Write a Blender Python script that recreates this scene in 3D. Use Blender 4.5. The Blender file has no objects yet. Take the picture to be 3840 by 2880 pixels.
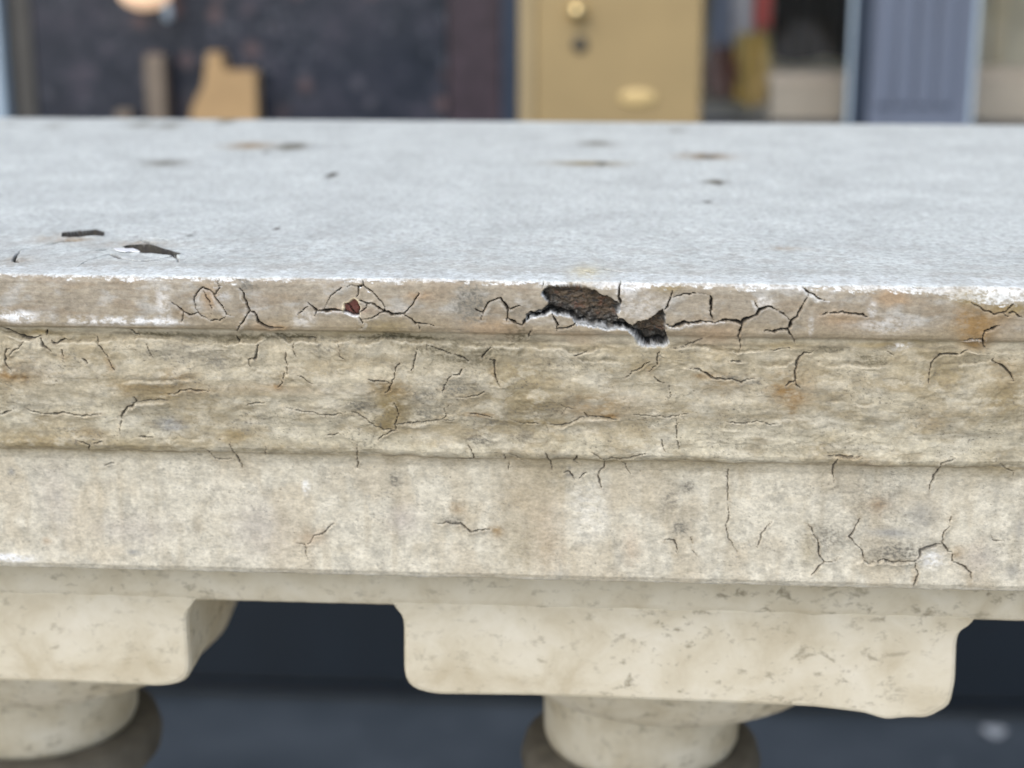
import bpy, bmesh, math, random
import numpy as np
from mathutils import Vector, Matrix

scene = bpy.context.scene
R = math.radians

# ------------------------------------------------------------------ camera
cam_data = bpy.data.cameras.new('camera')
cam_data.sensor_width = 36.0
cam_data.lens = 36.0 * 6300 / 3840
cam_data.clip_start = 0.01
cam_data.clip_end = 300
cam = bpy.data.objects.new('camera', cam_data)
scene.collection.objects.link(cam)
cam.location = (0.027, -0.42, 0.9897)
cam.rotation_euler = (R(90 - 15.6), 0, R(3.7))
cam_data.dof.use_dof = True
cam_data.dof.focus_distance = 0.437
cam_data.dof.aperture_fstop = 10.0
scene.camera = cam

# ------------------------------------------------------------------ world, sun, exposure
world = bpy.data.worlds.new('World')
scene.world = world
world.use_nodes = True
wn = world.node_tree
wn.nodes.clear()
sky = wn.nodes.new('ShaderNodeTexSky')
sky.sky_type = 'NISHITA'
sky.sun_disc = False
SUN_EL, SUN_AZ = 48.0, 205.0
sky.sun_elevation = R(SUN_EL)
sky.sun_rotation = R(SUN_AZ)
sky.air_density = 1.0
sky.dust_density = 2.0
sky.ozone_density = 1.0
bg = wn.nodes.new('ShaderNodeBackground')
bg.inputs['Strength'].default_value = 0.15
wo = wn.nodes.new('ShaderNodeOutputWorld')
wn.links.new(sky.outputs[0], bg.inputs[0])
wn.links.new(bg.outputs[0], wo.inputs[0])
sun_data = bpy.data.lights.new('sun', 'SUN')
sun_data.energy = 1.25
sun_data.angle = R(60)
sun_data.color = (1.0, 0.965, 0.88)
sun = bpy.data.objects.new('sun', sun_data)
scene.collection.objects.link(sun)
az = R(SUN_AZ)
sd = Vector((math.sin(az) * math.cos(R(SUN_EL)), math.cos(az) * math.cos(R(SUN_EL)), math.sin(R(SUN_EL))))
sun.rotation_euler = sd.to_track_quat('Z', 'Y').to_euler()
scene.view_settings.view_transform = 'Standard'
scene.view_settings.look = 'None'
scene.view_settings.gamma = 1
scene.view_settings.exposure = 0.48

# ------------------------------------------------------------------ helpers
COL = scene.collection

def link(o, parent=None):
    COL.objects.link(o)
    if parent is not None:
        o.parent = parent
    return o

def tag(o, label=None, cat=None, group=None, kind=None):
    if label: o['label'] = label
    if cat: o['category'] = cat
    if group: o['group'] = group
    if kind: o['kind'] = kind
    return o

def empty(name, loc=(0, 0, 0)):
    o = bpy.data.objects.new(name, None)
    o.empty_display_size = 0.05
    o.location = loc
    return link(o)

def mesh_obj(name, verts, faces, mat, parent=None, smooth=False):
    me = bpy.data.meshes.new(name)
    me.from_pydata([tuple(v) for v in verts], [], [tuple(f) for f in faces])
    me.update()
    if smooth:
        me.polygons.foreach_set('use_smooth', [True] * len(me.polygons))
    me.materials.append(mat)
    o = bpy.data.objects.new(name, me)
    if parent is not None and parent.type == 'EMPTY':
        me.transform(Matrix.Translation(-Vector(parent.location)))
    return link(o, parent)

def bm_obj(name, bm, mat, parent=None, smooth=False):
    me = bpy.data.meshes.new(name)
    bmesh.ops.recalc_face_normals(bm, faces=bm.faces)
    bm.to_mesh(me)
    bm.free()
    if smooth:
        me.polygons.foreach_set('use_smooth', [True] * len(me.polygons))
    me.materials.append(mat)
    o = bpy.data.objects.new(name, me)
    if parent is not None and parent.type == 'EMPTY':
        me.transform(Matrix.Translation(-Vector(parent.location)))
    return link(o, parent)

def box(bm, x0, x1, y0, y1, z0, z1, bev=0.0, seg=2):
    r = bmesh.ops.create_cube(bm, size=1.0)
    vs = r['verts']
    for v in vs:
        v.co = Vector(((x0 + x1) / 2 + v.co.x * (x1 - x0), (y0 + y1) / 2 + v.co.y * (y1 - y0), (z0 + z1) / 2 + v.co.z * (z1 - z0)))
    if bev > 0:
        es = list({e for v in vs for e in v.link_edges})
        bmesh.ops.bevel(bm, geom=es, offset=bev, segments=seg, affect='EDGES', profile=0.5)
    return bm

def box_obj(name, b, mat, parent=None, bev=0.0):
    bm = bmesh.new()
    box(bm, *b, bev=bev)
    return bm_obj(name, bm, mat, parent)

def lathe(profile, cx, cy, n=72):
    vs, fs = [], []
    for r, z in profile:
        for k in range(n):
            a = 2 * math.pi * k / n
            vs.append((cx + r * math.cos(a), cy + r * math.sin(a), z))
    for i in range(len(profile) - 1):
        for k in range(n):
            a, b = i * n + k, i * n + (k + 1) % n
            fs.append((a, b, b + n, a + n))
    return vs, fs

# ------------------------------------------------------------------ materials
def new_mat(name):
    m = bpy.data.materials.new(name)
    m.use_nodes = True
    nt = m.node_tree
    b = nt.nodes['Principled BSDF']
    return m, nt, b

def tex_coord(nt, scale=(1, 1, 1)):
    tc = nt.nodes.new('ShaderNodeTexCoord')
    mp = nt.nodes.new('ShaderNodeMapping')
    mp.inputs['Scale'].default_value = scale
    nt.links.new(tc.outputs['Object'], mp.inputs[0])
    return mp.outputs[0]

def noise(nt, vec, scale, detail=4, rough=0.6, dist=0.0):
    n = nt.nodes.new('ShaderNodeTexNoise')
    n.inputs['Scale'].default_value = scale
    n.inputs['Detail'].default_value = detail
    n.inputs['Roughness'].default_value = rough
    n.inputs['Distortion'].default_value = dist
    nt.links.new(vec, n.inputs['Vector'])
    return n.outputs['Fac']

def ramp(nt, fac, stops):
    r = nt.nodes.new('ShaderNodeValToRGB')
    els = r.color_ramp.elements
    els[0].position, els[0].color = stops[0][0], (*stops[0][1], 1)
    els[1].position, els[1].color = stops[1][0], (*stops[1][1], 1)
    for p, c in stops[2:]:
        e = els.new(p)
        e.color = (*c, 1)
    nt.links.new(fac, r.inputs[0])
    return r.outputs[0]

def mixc(nt, a, b, fac, mode='MIX'):
    m = nt.nodes.new('ShaderNodeMix')
    m.data_type = 'RGBA'
    m.blend_type = mode
    for s, v in ((m.inputs[0], fac), (m.inputs[6], a), (m.inputs[7], b)):
        if isinstance(v, (int, float)):
            s.default_value = v
        elif isinstance(v, tuple):
            s.default_value = (*v, 1)
        else:
            nt.links.new(v, s)
    return m.outputs[2]

def bump(nt, b, h, strength, dist):
    bn = nt.nodes.new('ShaderNodeBump')
    bn.inputs['Strength'].default_value = strength
    bn.inputs['Distance'].default_value = dist
    nt.links.new(h, bn.inputs['Height'])
    nt.links.new(bn.outputs[0], b.inputs['Normal'])

def simple(name, col, rough=0.7, var=0.15, scale=60, bstr=0.2, bdist=0.001, metal=0.0, spec=0.5, stretch=(1, 1, 1)):
    m, nt, b = new_mat(name)
    v = tex_coord(nt, stretch)
    f = noise(nt, v, scale, 5)
    lo = tuple(c * (1 - var) for c in col)
    hi = tuple(min(1, c * (1 + var)) for c in col)
    c = ramp(nt, f, [(0.3, lo), (0.7, hi)])
    nt.links.new(c, b.inputs['Base Color'])
    b.inputs['Roughness'].default_value = rough
    b.inputs['Metallic'].default_value = metal
    b.inputs['Specular IOR Level'].default_value = spec
    bump(nt, b, f, bstr, bdist)
    return m

def weathered_paint():
    m, nt, b = new_mat('weathered_paint')
    at = nt.nodes.new('ShaderNodeAttribute')
    at.attribute_name = 'paint'
    v = tex_coord(nt)
    vs = tex_coord(nt, (0.6, 1, 1))
    n1 = noise(nt, vs, 1300, 5, 0.75)
    n2 = noise(nt, v, 420, 5, 0.65, 0.3)
    g1 = ramp(nt, n1, [(0.30, (0.74, 0.74, 0.735)), (0.62, (1.14, 1.14, 1.13))])
    g2 = ramp(nt, n2, [(0.32, (0.84, 0.84, 0.83)), (0.68, (1.10, 1.10, 1.10))])
    c = mixc(nt, at.outputs['Color'], g1, 1.0, 'MULTIPLY')
    c = mixc(nt, c, g2, 1.0, 'MULTIPLY')
    nt.links.new(c, b.inputs['Base Color'])
    b.inputs['Roughness'].default_value = 0.62
    b.inputs['Specular IOR Level'].default_value = 0.4
    h = nt.nodes.new('ShaderNodeMath'); h.operation = 'ADD'
    nt.links.new(n1, h.inputs[0]); nt.links.new(n2, h.inputs[1])
    bump(nt, b, h.outputs[0], 0.32, 0.0004)
    return m

def baluster_paint():
    m, nt, b = new_mat('baluster_paint')
    v = tex_coord(nt)
    v2 = tex_coord(nt, (0.8, 1, 1.2))
    n1 = noise(nt, v, 55, 5, 0.6, 0.4)
    c = ramp(nt, n1, [(0.3, (0.51, 0.445, 0.315)), (0.5, (0.62, 0.565, 0.435)), (0.72, (0.70, 0.655, 0.54))])
    # grey weather specks in loose clusters
    n2 = noise(nt, v2, 230, 5, 0.7, 0.3)
    s = ramp(nt, n2, [(0.55, (0, 0, 0)), (0.66, (1, 1, 1))])
    n3 = noise(nt, v, 30, 3, 0.5)
    s3 = ramp(nt, n3, [(0.36, (0.2, 0.2, 0.2)), (0.58, (0.9, 0.9, 0.9))])
    sm = mixc(nt, s, s3, 1.0, 'MULTIPLY')
    c = mixc(nt, c, (0.27, 0.235, 0.165), sm)
    nt.links.new(c, b.inputs['Base Color'])
    b.inputs['Roughness'].default_value = 0.65
    bump(nt, b, n2, 0.3, 0.0008)
    return m

MAT = {}
MAT['coping'] = weathered_paint()
MAT['baluster'] = baluster_paint()
MAT['brownish'] = simple('dark_ring', (0.125, 0.112, 0.088), 0.8, 0.3, 70, 0.3, 0.001)  # dark brown over the whole neck ring
MAT['white_chip'] = simple('white_plaster_chip', (0.86, 0.87, 0.88), 0.6, 0.04, 900, 0.3, 0.0002)
MAT['cream_chip'] = simple('cream_plaster_chip', (0.62, 0.52, 0.36), 0.6, 0.15, 900, 0.3, 0.0002)

# ------------------------------------------------------------------ noise in numpy
_rng = np.random.RandomState(7)
_perm = _rng.permutation(4096).astype(np.int32)
_ga = _rng.rand(4096).astype(np.float32) * 6.2831853
_gx, _gy = np.cos(_ga), np.sin(_ga)

def perlin(x, y, seed=0):
    xi = np.floor(x).astype(np.int32); yi = np.floor(y).astype(np.int32)
    xf = (x - xi).astype(np.float32); yf = (y - yi).astype(np.float32)
    u = xf * xf * xf * (xf * (xf * 6 - 15) + 10); v = yf * yf * yf * (yf * (yf * 6 - 15) + 10)
    def g(ix, iy, fx, fy):
        h = _perm[(_perm[(ix + seed * 131) & 4095] + iy) & 4095]
        return _gx[h] * fx + _gy[h] * fy
    a = g(xi, yi, xf, yf); b = g(xi + 1, yi, xf - 1, yf)
    c = g(xi, yi + 1, xf, yf - 1); d = g(xi + 1, yi + 1, xf - 1, yf - 1)
    ab = a + u * (b - a); cd = c + u * (d - c)
    return (ab + v * (cd - ab)) * 1.5

def fbm(x, y, octs=3, seed=0, gain=0.55):
    s = 0; a = 1.0; n = 0
    for k in range(octs):
        s = s + a * perlin(x * (2.03 ** k) + 17.3 * k, y * (2.03 ** k) - 9.1 * k, seed + k)
        n += a; a *= gain
    return s / n

def sst(a, b, x):
    t = np.clip((x - a) / (b - a), 0, 1)
    return t * t * (3 - 2 * t)

PS = np.array([-472.469, -469.969, -456.96, -443.312, -405.309, -393.636, -360.576, -348.072, -346.372, -344.82, -1.02, 0.0, 1.0, 1.985, 5.79, 12.993, 14.07, 15.351, 16.245, 17.482, 18.985, 20.896, 23.526, 28.53, 33.629, 38.879, 43.536, 47.581, 49.883, 50.913, 52.186, 53.798, 55.952, 61.993, 72.001, 87.509, 89.258, 90.7, 93.109, 101.646, 105.0, 107.955, 116.47, 118.338, 120.35, 406.851])
PY = np.array([0.318, 0.32, 0.3205, 0.334, 0.3345, 0.346, 0.348, 0.3483, 0.3475, 0.346, 0.0022, 0.0012, 0.0004, 0.0, -0.0002, 0.0, 0.0004, 0.0014, 0.0018, 0.0021, 0.002, 0.0018, 0.0022, 0.0024, 0.0034, 0.005, 0.0062, 0.0068, 0.0069, 0.0074, 0.0083, 0.0091, 0.0099, 0.0106, 0.011, 0.0115, 0.0124, 0.0136, 0.016, 0.0245, 0.0275, 0.0287, 0.0292, 0.0297, 0.0315, 0.318])
PZ = np.array([0.7955, 0.797, 0.81, 0.812, 0.85, 0.852, 0.885, 0.8975, 0.899, 0.8994, 0.8995, 0.8993, 0.8987, 0.8978, 0.894, 0.8868, 0.8858, 0.885, 0.8842, 0.883, 0.8815, 0.8796, 0.877, 0.872, 0.867, 0.862, 0.8575, 0.8535, 0.8512, 0.8503, 0.8494, 0.848, 0.846, 0.84, 0.83, 0.8145, 0.813, 0.8122, 0.812, 0.8112, 0.8097, 0.807, 0.7985, 0.7967, 0.7958, 0.7955])
S_MIN, S_MAX = -472.469, 406.851
S_GROOVE, S_MOULD, S_LOW, S_SOFFIT = 17.482, 52.186, 90.700, 118.338

# marks surveyed on the stone: x along the rail and arc length over the profile, millimetres (top: arc x 0.3)
CRACKS = [
(0.485, 0.3, [(-89.26, 6.78), (-87.41, 7.99), (-85.75, 9.57), (-83.88, 10.44), (-82.09, 9.69), (-80.58, 10.85), (-79.38, 11.26)]),
(0.347, 0.4, [(-79.38, 11.26), (-81.59, 10.22), (-82.69, 8.1), (-82.76, 6.33), (-82.16, 4.57), (-80.54, 3.22), (-78.82, 3.65), (-77.31, 5.19), (-76.19, 7.29), (-74.59, 10.12), (-73.39, 10.52)]),
(0.278, 0.0, [(-79.38, 11.26), (-78.1, 11.67), (-76.42, 11.5), (-74.81, 10.83), (-74.59, 10.12)]),
(0.484, 0.6, [(-76.07, -0.08), (-76.54, 1.18), (-76.42, 2.75)]),
(0.483, 0, [(-75.82, 2.56), (-77.29, 4.84)]),
(0.276, 0, [(-80.22, 3.84), (-79.58, 5.57), (-78.34, 8.39), (-79.02, 11.07)]),
(0.278, 0, [(-85.75, 9.57), (-86.56, 12.44)]),
(0.621, 0.3, [(-70.8, 3.19), (-69.97, 4.39), (-69.18, 6.48), (-68.45, 9.31), (-69.0, 9.85), (-70.14, 11.83), (-71.26, 13.12), (-72.19, 14.97)]),
(0.831, 0.0, [(-68.45, 9.31), (-67.05, 9.29), (-66.66, 10.53), (-66.24, 11.95), (-64.61, 12.99), (-62.96, 13.81), (-59.44, 13.53)]),
(0.414, 0, [(-53.05, 6.77), (-51.87, 7.64), (-50.71, 8.93), (-51.63, 10.3)]),
(0.829, 0.8, [(-50.71, 8.93), (-48.1, 8.65), (-45.67, 8.43), (-43.78, 8.76)]),
(0.207, 0, [(-55.78, 10.01), (-54.34, 8.74), (-52.91, 7.66)]),
(0.276, 0.1, [(-48.85, 8.3), (-48.02, 6.17), (-46.24, 4.06), (-44.15, 2.71), (-41.72, 2.09), (-38.8, 2.05), (-36.92, 3.06), (-34.88, 4.76), (-33.53, 6.31), (-33.06, 8.24), (-34.65, 9.68), (-37.44, 10.68), (-39.87, 11.0)]),
(0.412, 0, [(-38.86, 0.78), (-38.69, 2.05), (-39.66, 2.41), (-39.79, 3.96), (-40.39, 5.01)]),
(0.551, 0.3, [(-42.85, 6.62), (-41.52, 8.37), (-39.85, 10.29), (-38.85, 11.7), (-39.26, 13.36)]),
(0.825, 0.2, [(-39.72, 5.7), (-37.67, 6.55), (-35.61, 6.87), (-33.24, 8.42), (-30.85, 9.38), (-28.09, 9.23), (-25.98, 7.08), (-25.27, 5.49), (-24.05, 3.74)]),
(0.413, 0.1, [(-28.09, 9.23), (-26.05, 10.79), (-25.04, 12.02), (-22.97, 11.74), (-19.88, 12.54)]),
(0.345, 0, [(-24.18, 12.18), (-24.24, 13.71)]),
(0.276, 0, [(-39.83, 9.58), (-38.05, 7.79), (-37.67, 6.55)]),
(0.629, 0.2, [(-66.8, 18.15), (-67.19, 19.74), (-67.25, 21.35), (-68.08, 23.08), (-68.61, 23.09), (-69.7, 23.49), (-69.75, 24.58), (-69.27, 25.49)]),
(0.699, 0.0, [(-59.66, 21.03), (-59.63, 23.31), (-59.47, 27.52)]),
(0.492, 0.0, [(-60.13, 26.43), (-60.56, 28.08), (-61.03, 29.83), (-62.52, 30.84)]),
(0.489, 0.0, [(-57.33, 18.52), (-57.61, 20.64), (-56.94, 22.5)]),
(0.281, 0, [(-57.17, 27.29), (-55.1, 28.54), (-52.54, 29.86)]),
(0.348, 0, [(-45.94, 17.81), (-45.09, 19.56), (-45.32, 21.72), (-43.99, 23.03)]),
(0.698, 0.2, [(-29.67, 23.71), (-30.93, 25.37), (-31.33, 27.56), (-32.11, 29.66), (-32.89, 31.44), (-34.0, 32.44)]),
(0.421, 0, [(-38.19, 28.23), (-35.75, 28.67), (-33.65, 28.79), (-32.29, 29.66)]),
(0.417, 0, [(-25.04, 19.93), (-25.61, 22.32), (-26.38, 24.92), (-26.75, 26.2)]),
(0.347, 0, [(-22.42, 18.14), (-22.33, 21.13)]),
(0.486, 0.2, [(-22.43, 19.02), (-19.82, 19.32), (-17.74, 20.51), (-15.59, 21.01)]),
(0.564, 0.2, [(-31.66, 34.84), (-31.08, 37.15), (-30.66, 39.06), (-31.29, 40.94), (-31.89, 42.2), (-31.26, 43.83)]),
(0.497, 0.5, [(-61.49, 37.4), (-59.05, 37.99), (-56.25, 38.56), (-53.4, 38.72), (-50.26, 39.61), (-47.39, 39.29), (-44.82, 38.31)]),
(0.426, 0.4, [(-43.4, 38.28), (-41.33, 39.29), (-39.28, 40.7), (-37.61, 42.53), (-35.19, 43.92), (-32.33, 43.86)]),
(0.427, 0.6, [(-31.18, 42.18), (-27.96, 41.9), (-23.67, 41.18), (-18.31, 40.24), (-16.12, 40.19)]),
(0.57, 0.4, [(-31.61, 43.84), (-33.07, 44.46), (-34.89, 45.29), (-36.0, 46.3), (-36.39, 47.02)]),
(0.501, 0.3, [(-50.33, 46.01), (-47.06, 45.35)]),
(0.352, 0, [(-16.35, 35.14), (-18.53, 36.88), (-17.73, 38.77), (-19.02, 40.25)]),
(0.489, 0.2, [(-15.94, 26.92), (-17.18, 28.04), (-18.11, 29.97), (-18.69, 31.94)]),
(0.348, 0, [(-53.93, 16.82), (-51.69, 17.36), (-51.61, 18.01)]),
(0.419, 0, [(-72.45, 16.75), (-71.74, 18.4)]),
(0.55, 0.3, [(-7.99, 10.67), (-7.82, 8.9), (-6.87, 6.97), (-5.62, 5.67), (-3.14, 4.7), (-1.9, 6.42), (-0.98, 7.52), (-1.45, 10.09), (-1.45, 11.05)]),
(0.274, 0, [(-9.68, 7.97), (-7.97, 8.59)]),
(0.274, 0, [(-0.98, 7.36), (0.58, 7.34), (1.97, 6.52)]),
(1.098, 0.1, [(-1.14, 10.18), (0.57, 11.02), (2.59, 11.95)]),
(1.099, 0.1, [(2.59, 11.95), (3.37, 10.66), (4.14, 8.88)]),
(0.411, 0.1, [(10.03, 8.63), (11.12, 10.54), (11.75, 11.81), (11.29, 13.5)]),
(0.616, 0.1, [(16.54, 10.77), (15.16, 11.92), (12.69, 12.76), (11.45, 13.12)]),
(0.479, 0, [(7.73, -0.17), (7.73, 2.36)]),
(0.615, 0.4, [(27.63, -0.43), (27.5, 0.98), (27.06, 2.4), (27.34, 4.26), (27.59, 6.14)]),
(0.611, 0.1, [(40.69, 2.2), (40.28, 4.39), (39.86, 5.95), (38.97, 7.24)]),
(1.024, 0.7, [(39.37, 11.05), (41.08, 11.51), (42.6, 11.16), (44.12, 10.41), (45.36, 10.7), (48.4, 10.12), (50.55, 10.3), (53.06, 10.04)]),
(0.678, 0.1, [(50.32, 2.84), (50.75, 4.86), (50.7, 7.38), (51.15, 9.91)]),
(0.272, 0.1, [(40.88, 3.91), (43.31, 3.25), (47.88, 2.72), (50.33, 3.0)]),
(0.481, 0, [(4.92, 13.24), (4.23, 15.41), (3.89, 16.95)]),
(0.344, 0, [(40.65, 17.35), (43.73, 16.94), (46.18, 16.18), (48.59, 14.92)]),
(0.483, 0.4, [(19.37, 18.82), (17.98, 19.94), (15.5, 20.78)]),
(0.624, 0.0, [(-5.68, 18.59), (-6.62, 19.71), (-7.72, 20.68), (-7.89, 22.04)]),
(0.903, 0.1, [(-6.32, 22.28), (-4.91, 22.5), (-4.77, 25.01), (-4.47, 27.31), (-3.54, 29.51)]),
(0.689, 0.0, [(38.05, 19.14), (37.31, 20.89), (37.36, 22.59), (36.45, 23.79), (35.24, 25.28)]),
(0.552, 0.3, [(36.1, 21.93), (33.34, 23.84), (30.87, 25.36), (29.33, 26.87)]),
(0.345, 0, [(38.07, 19.93), (39.18, 21.03)]),
(0.483, 0.4, [(44.86, 23.8), (47.34, 23.6), (49.87, 25.02), (51.76, 25.97), (53.72, 26.92)]),
(0.417, 0.3, [(-15.59, 20.98), (-13.71, 21.46), (-11.53, 22.62)]),
(0.418, 0, [(-13.3, 24.99), (-14.11, 26.49), (-15.7, 26.85)]),
(0.565, 0.4, [(-11.73, 38.39), (-9.64, 38.15), (-7.41, 38.68), (-5.5, 39.2)]),
(0.351, 0.3, [(-15.86, 33.31), (-12.67, 33.25), (-9.47, 32.65), (-7.21, 31.0)]),
(0.35, 0.2, [(11.77, 34.22), (13.83, 36.09), (15.89, 36.04)]),
(0.351, 0, [(13.99, 36.28), (12.39, 38.62)]),
(0.562, 0.7, [(18.43, 36.95), (19.39, 38.46), (22.56, 38.39), (25.11, 38.91), (27.34, 39.42)]),
(0.424, 0.6, [(9.51, 41.69), (12.7, 41.43), (14.62, 40.83), (17.48, 39.26), (19.39, 38.46)]),
(0.353, 0.4, [(-0.71, 39.85), (1.83, 40.92), (6.95, 41.18)]),
(0.353, 0, [(8.71, 41.71), (8.92, 43.94)]),
(0.281, 0.4, [(31.74, 37.61), (36.18, 38.09), (40.61, 38.37), (46.24, 37.09)]),
(0.208, 0, [(40.63, 28.65), (41.03, 31.64), (40.44, 32.89)]),
(0.277, 0.2, [(36.51, 26.25), (37.79, 27.54), (39.68, 28.16)]),
(0.21, 0, [(42.83, 38.7), (43.2, 45.27)]),
(0.954, 0.2, [(46.29, 10.6), (48.56, 10.09), (51.23, 10.32), (53.87, 9.81), (56.14, 9.65), (58.62, 10.33), (59.9, 9.12), (62.51, 8.1), (63.02, 6.71), (65.06, 5.9), (67.74, 6.84)]),
(0.339, 0.2, [(67.74, 6.84), (69.7, 8.38), (71.08, 9.74)]),
(0.678, 0.1, [(50.57, 3.99), (50.69, 5.53), (50.79, 8.67), (51.22, 10.05)]),
(0.68, 0.1, [(58.62, 10.33), (58.33, 12.5), (57.83, 13.83), (58.67, 16.14), (58.08, 18.46)]),
(0.339, 0.6, [(61.8, 4.4), (62.23, 5.94), (62.83, 6.84)]),
(0.743, 0.1, [(75.45, 2.29), (74.58, 4.03), (73.37, 6.36), (72.52, 8.34), (71.27, 9.73), (70.6, 11.52), (70.31, 11.92)]),
(0.541, 0.9, [(73.41, 0.21), (73.75, 1.35), (75.45, 2.29), (77.77, 3.98), (79.29, 4.27)]),
(0.613, 0.1, [(64.38, 12.21), (67.23, 12.44), (68.53, 11.75), (70.31, 11.92), (71.47, 13.57), (72.44, 15.86)]),
(0.542, 0.1, [(78.72, 8.05), (80.18, 7.24), (82.44, 7.4), (83.93, 7.1), (86.96, 7.53), (88.84, 7.62), (90.19, 8.26)]),
(0.538, 0.1, [(115.67, 4.2), (117.77, 5.12), (119.7, 6.25), (121.99, 6.99), (123.83, 6.85), (125.22, 5.59), (126.42, 4.23)]),
(0.336, 0, [(123.83, 6.85), (125.37, 7.53)]),
(0.538, 0.1, [(125.29, 6.55), (126.79, 6.73), (128.74, 7.86)]),
(1.355, 0.6, [(115.06, 14.48), (117.01, 13.87), (119.39, 13.49), (120.52, 15.61)]),
(0.608, 0.1, [(119.37, 13.35), (119.76, 11.52), (121.54, 10.52), (123.18, 10.1)]),
(0.753, 0.1, [(77.85, 17.12), (76.77, 18.35), (74.89, 18.77), (73.6, 20.15), (72.97, 22.62), (72.93, 25.49), (73.43, 27.92), (74.42, 28.64)]),
(0.414, 0.1, [(73.38, 26.9), (71.86, 27.13), (70.76, 28.37)]),
(0.612, 0.2, [(116.02, 16.99), (114.63, 18.5), (113.52, 18.91), (111.27, 19.14), (109.02, 19.37), (107.75, 20.36), (107.01, 22.84), (106.85, 26.7)]),
(0.749, 0.1, [(122.91, 18.76), (122.4, 19.73), (124.57, 21.27), (126.59, 22.48), (127.92, 24.51), (128.4, 25.7)]),
(0.621, 0.5, [(46.73, 23.52), (49.08, 24.7), (51.45, 26.28), (54.54, 26.63), (56.85, 26.59), (59.19, 27.36), (62.61, 26.28)]),
(0.49, 0.5, [(55.88, 39.12), (59.02, 39.52), (61.37, 39.69), (64.07, 39.04), (66.83, 39.71), (69.96, 39.97)]),
(0.493, 0.2, [(81.88, 49.68), (84.99, 49.41), (90.86, 49.49), (92.0, 49.05)]),
(0.274, 0.4, [(66.08, 17.86), (69.52, 17.8), (73.33, 17.9)]),
(0.341, 0.4, [(95.69, 17.36), (97.66, 18.78)]),
(0.275, 0.3, [(55.49, 21.26), (59.32, 21.27)]),
(0.985, 0.5, [(-135.56, 15.13), (-133.89, 16.24), (-131.7, 16.74), (-129.86, 17.43), (-127.94, 17.83), (-124.67, 17.58)]),
(0.421, 0, [(-122.83, 15.39), (-123.48, 17.14)]),
(0.705, 0.1, [(-129.44, 18.56), (-130.67, 20.52), (-132.78, 21.91), (-133.83, 23.67)]),
(0.636, 0.1, [(-133.2, 21.4), (-134.34, 21.42), (-135.08, 22.48), (-135.14, 24.69), (-134.74, 26.36), (-133.53, 27.35), (-133.61, 28.19)]),
(0.846, 0.1, [(-124.88, 18.33), (-124.4, 20.09), (-123.22, 21.05), (-122.16, 21.66)]),
(0.634, 0.1, [(-122.11, 18.28), (-121.66, 18.92), (-120.52, 18.9), (-118.19, 17.74)]),
(0.564, 0.0, [(-119.13, 20.65), (-119.28, 22.02), (-119.08, 23.06)]),
(0.562, 0.1, [(-109.89, 17.26), (-109.51, 19.21), (-108.6, 20.8), (-107.52, 22.86), (-106.73, 24.87), (-105.91, 26.87)]),
(0.565, 0, [(-114.1, 23.66), (-112.76, 25.14)]),
(0.56, 0.3, [(-101.04, 15.37), (-99.62, 16.54), (-98.47, 17.75)]),
(0.854, 0.3, [(-101.54, 34.45), (-100.84, 36.37), (-102.33, 37.57), (-104.12, 38.59), (-105.54, 40.52), (-106.4, 43.21), (-106.76, 46.49)]),
(0.357, 0.4, [(-100.84, 36.37), (-97.17, 35.9), (-92.23, 35.6)]),
(0.568, 0.6, [(-92.32, 33.87), (-90.31, 33.45), (-88.59, 32.51), (-85.96, 32.21), (-83.71, 32.42), (-81.11, 32.44)]),
(0.575, 0.6, [(-131.32, 39.37), (-129.48, 40.28), (-126.94, 40.99), (-124.28, 40.93), (-121.53, 40.3), (-117.99, 40.98), (-114.67, 40.91), (-110.97, 40.45)]),
(0.433, 0.5, [(-139.29, 41.26), (-135.75, 40.03)]),
(0.507, 0.1, [(-119.25, 48.36), (-117.32, 49.19), (-115.71, 49.85), (-116.43, 52.93)]),
(0.362, 0.1, [(-115.71, 49.85), (-111.62, 48.72)]),
(0.577, 0.6, [(-101.71, 47.4), (-97.73, 47.39)]),
(0.356, 0.4, [(-71.58, 37.48), (-70.81, 36.3), (-66.23, 36.01)]),
(0.433, 0.3, [(-85.28, 50.64), (-83.46, 51.49), (-82.02, 54.92), (-79.77, 55.51), (-76.4, 55.2)]),
(0.576, 0.1, [(-76.86, 49.04), (-76.36, 52.48), (-75.12, 55.6), (-74.46, 57.81)]),
(0.513, 0.1, [(-113.17, 57.96), (-110.03, 56.79)]),
(0.36, 0, [(-67.15, 49.19), (-67.68, 53.19)]),
(0.281, 0, [(-96.28, 19.64), (-96.03, 21.27), (-95.41, 23.16)]),
(0.573, 0, [(-42.43, 48.63), (-42.57, 52.78), (-42.81, 56.95)]),
(0.428, 0.2, [(-12.37, 47.62), (-11.31, 49.11), (-10.89, 51.66), (-12.03, 52.93), (-16.15, 52.79)]),
(0.285, 0, [(-1.72, 50.1), (0.36, 51.56), (2.8, 53.28)]),
(0.357, 0, [(-2.96, 50.14), (-2.2, 53.17)]),
(0.359, 0, [(-1.51, 53.92), (-1.85, 56.81)]),
(0.585, 0.4, [(-22.04, 72.88), (-19.85, 73.1), (-18.75, 72.56), (-16.57, 73.02), (-14.92, 72.86), (-13.66, 73.93), (-12.03, 75.26), (-10.02, 74.62), (-6.74, 74.15)]),
(0.517, 0.3, [(-60.87, 79.43), (-58.31, 80.23), (-56.8, 79.52), (-55.6, 77.32), (-53.37, 77.06), (-51.83, 75.25), (-49.93, 73.63)]),
(0.295, 0, [(-58.23, 80.23), (-57.75, 84.91)]),
(0.36, 0, [(-67.13, 48.95), (-67.72, 53.52)]),
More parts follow.
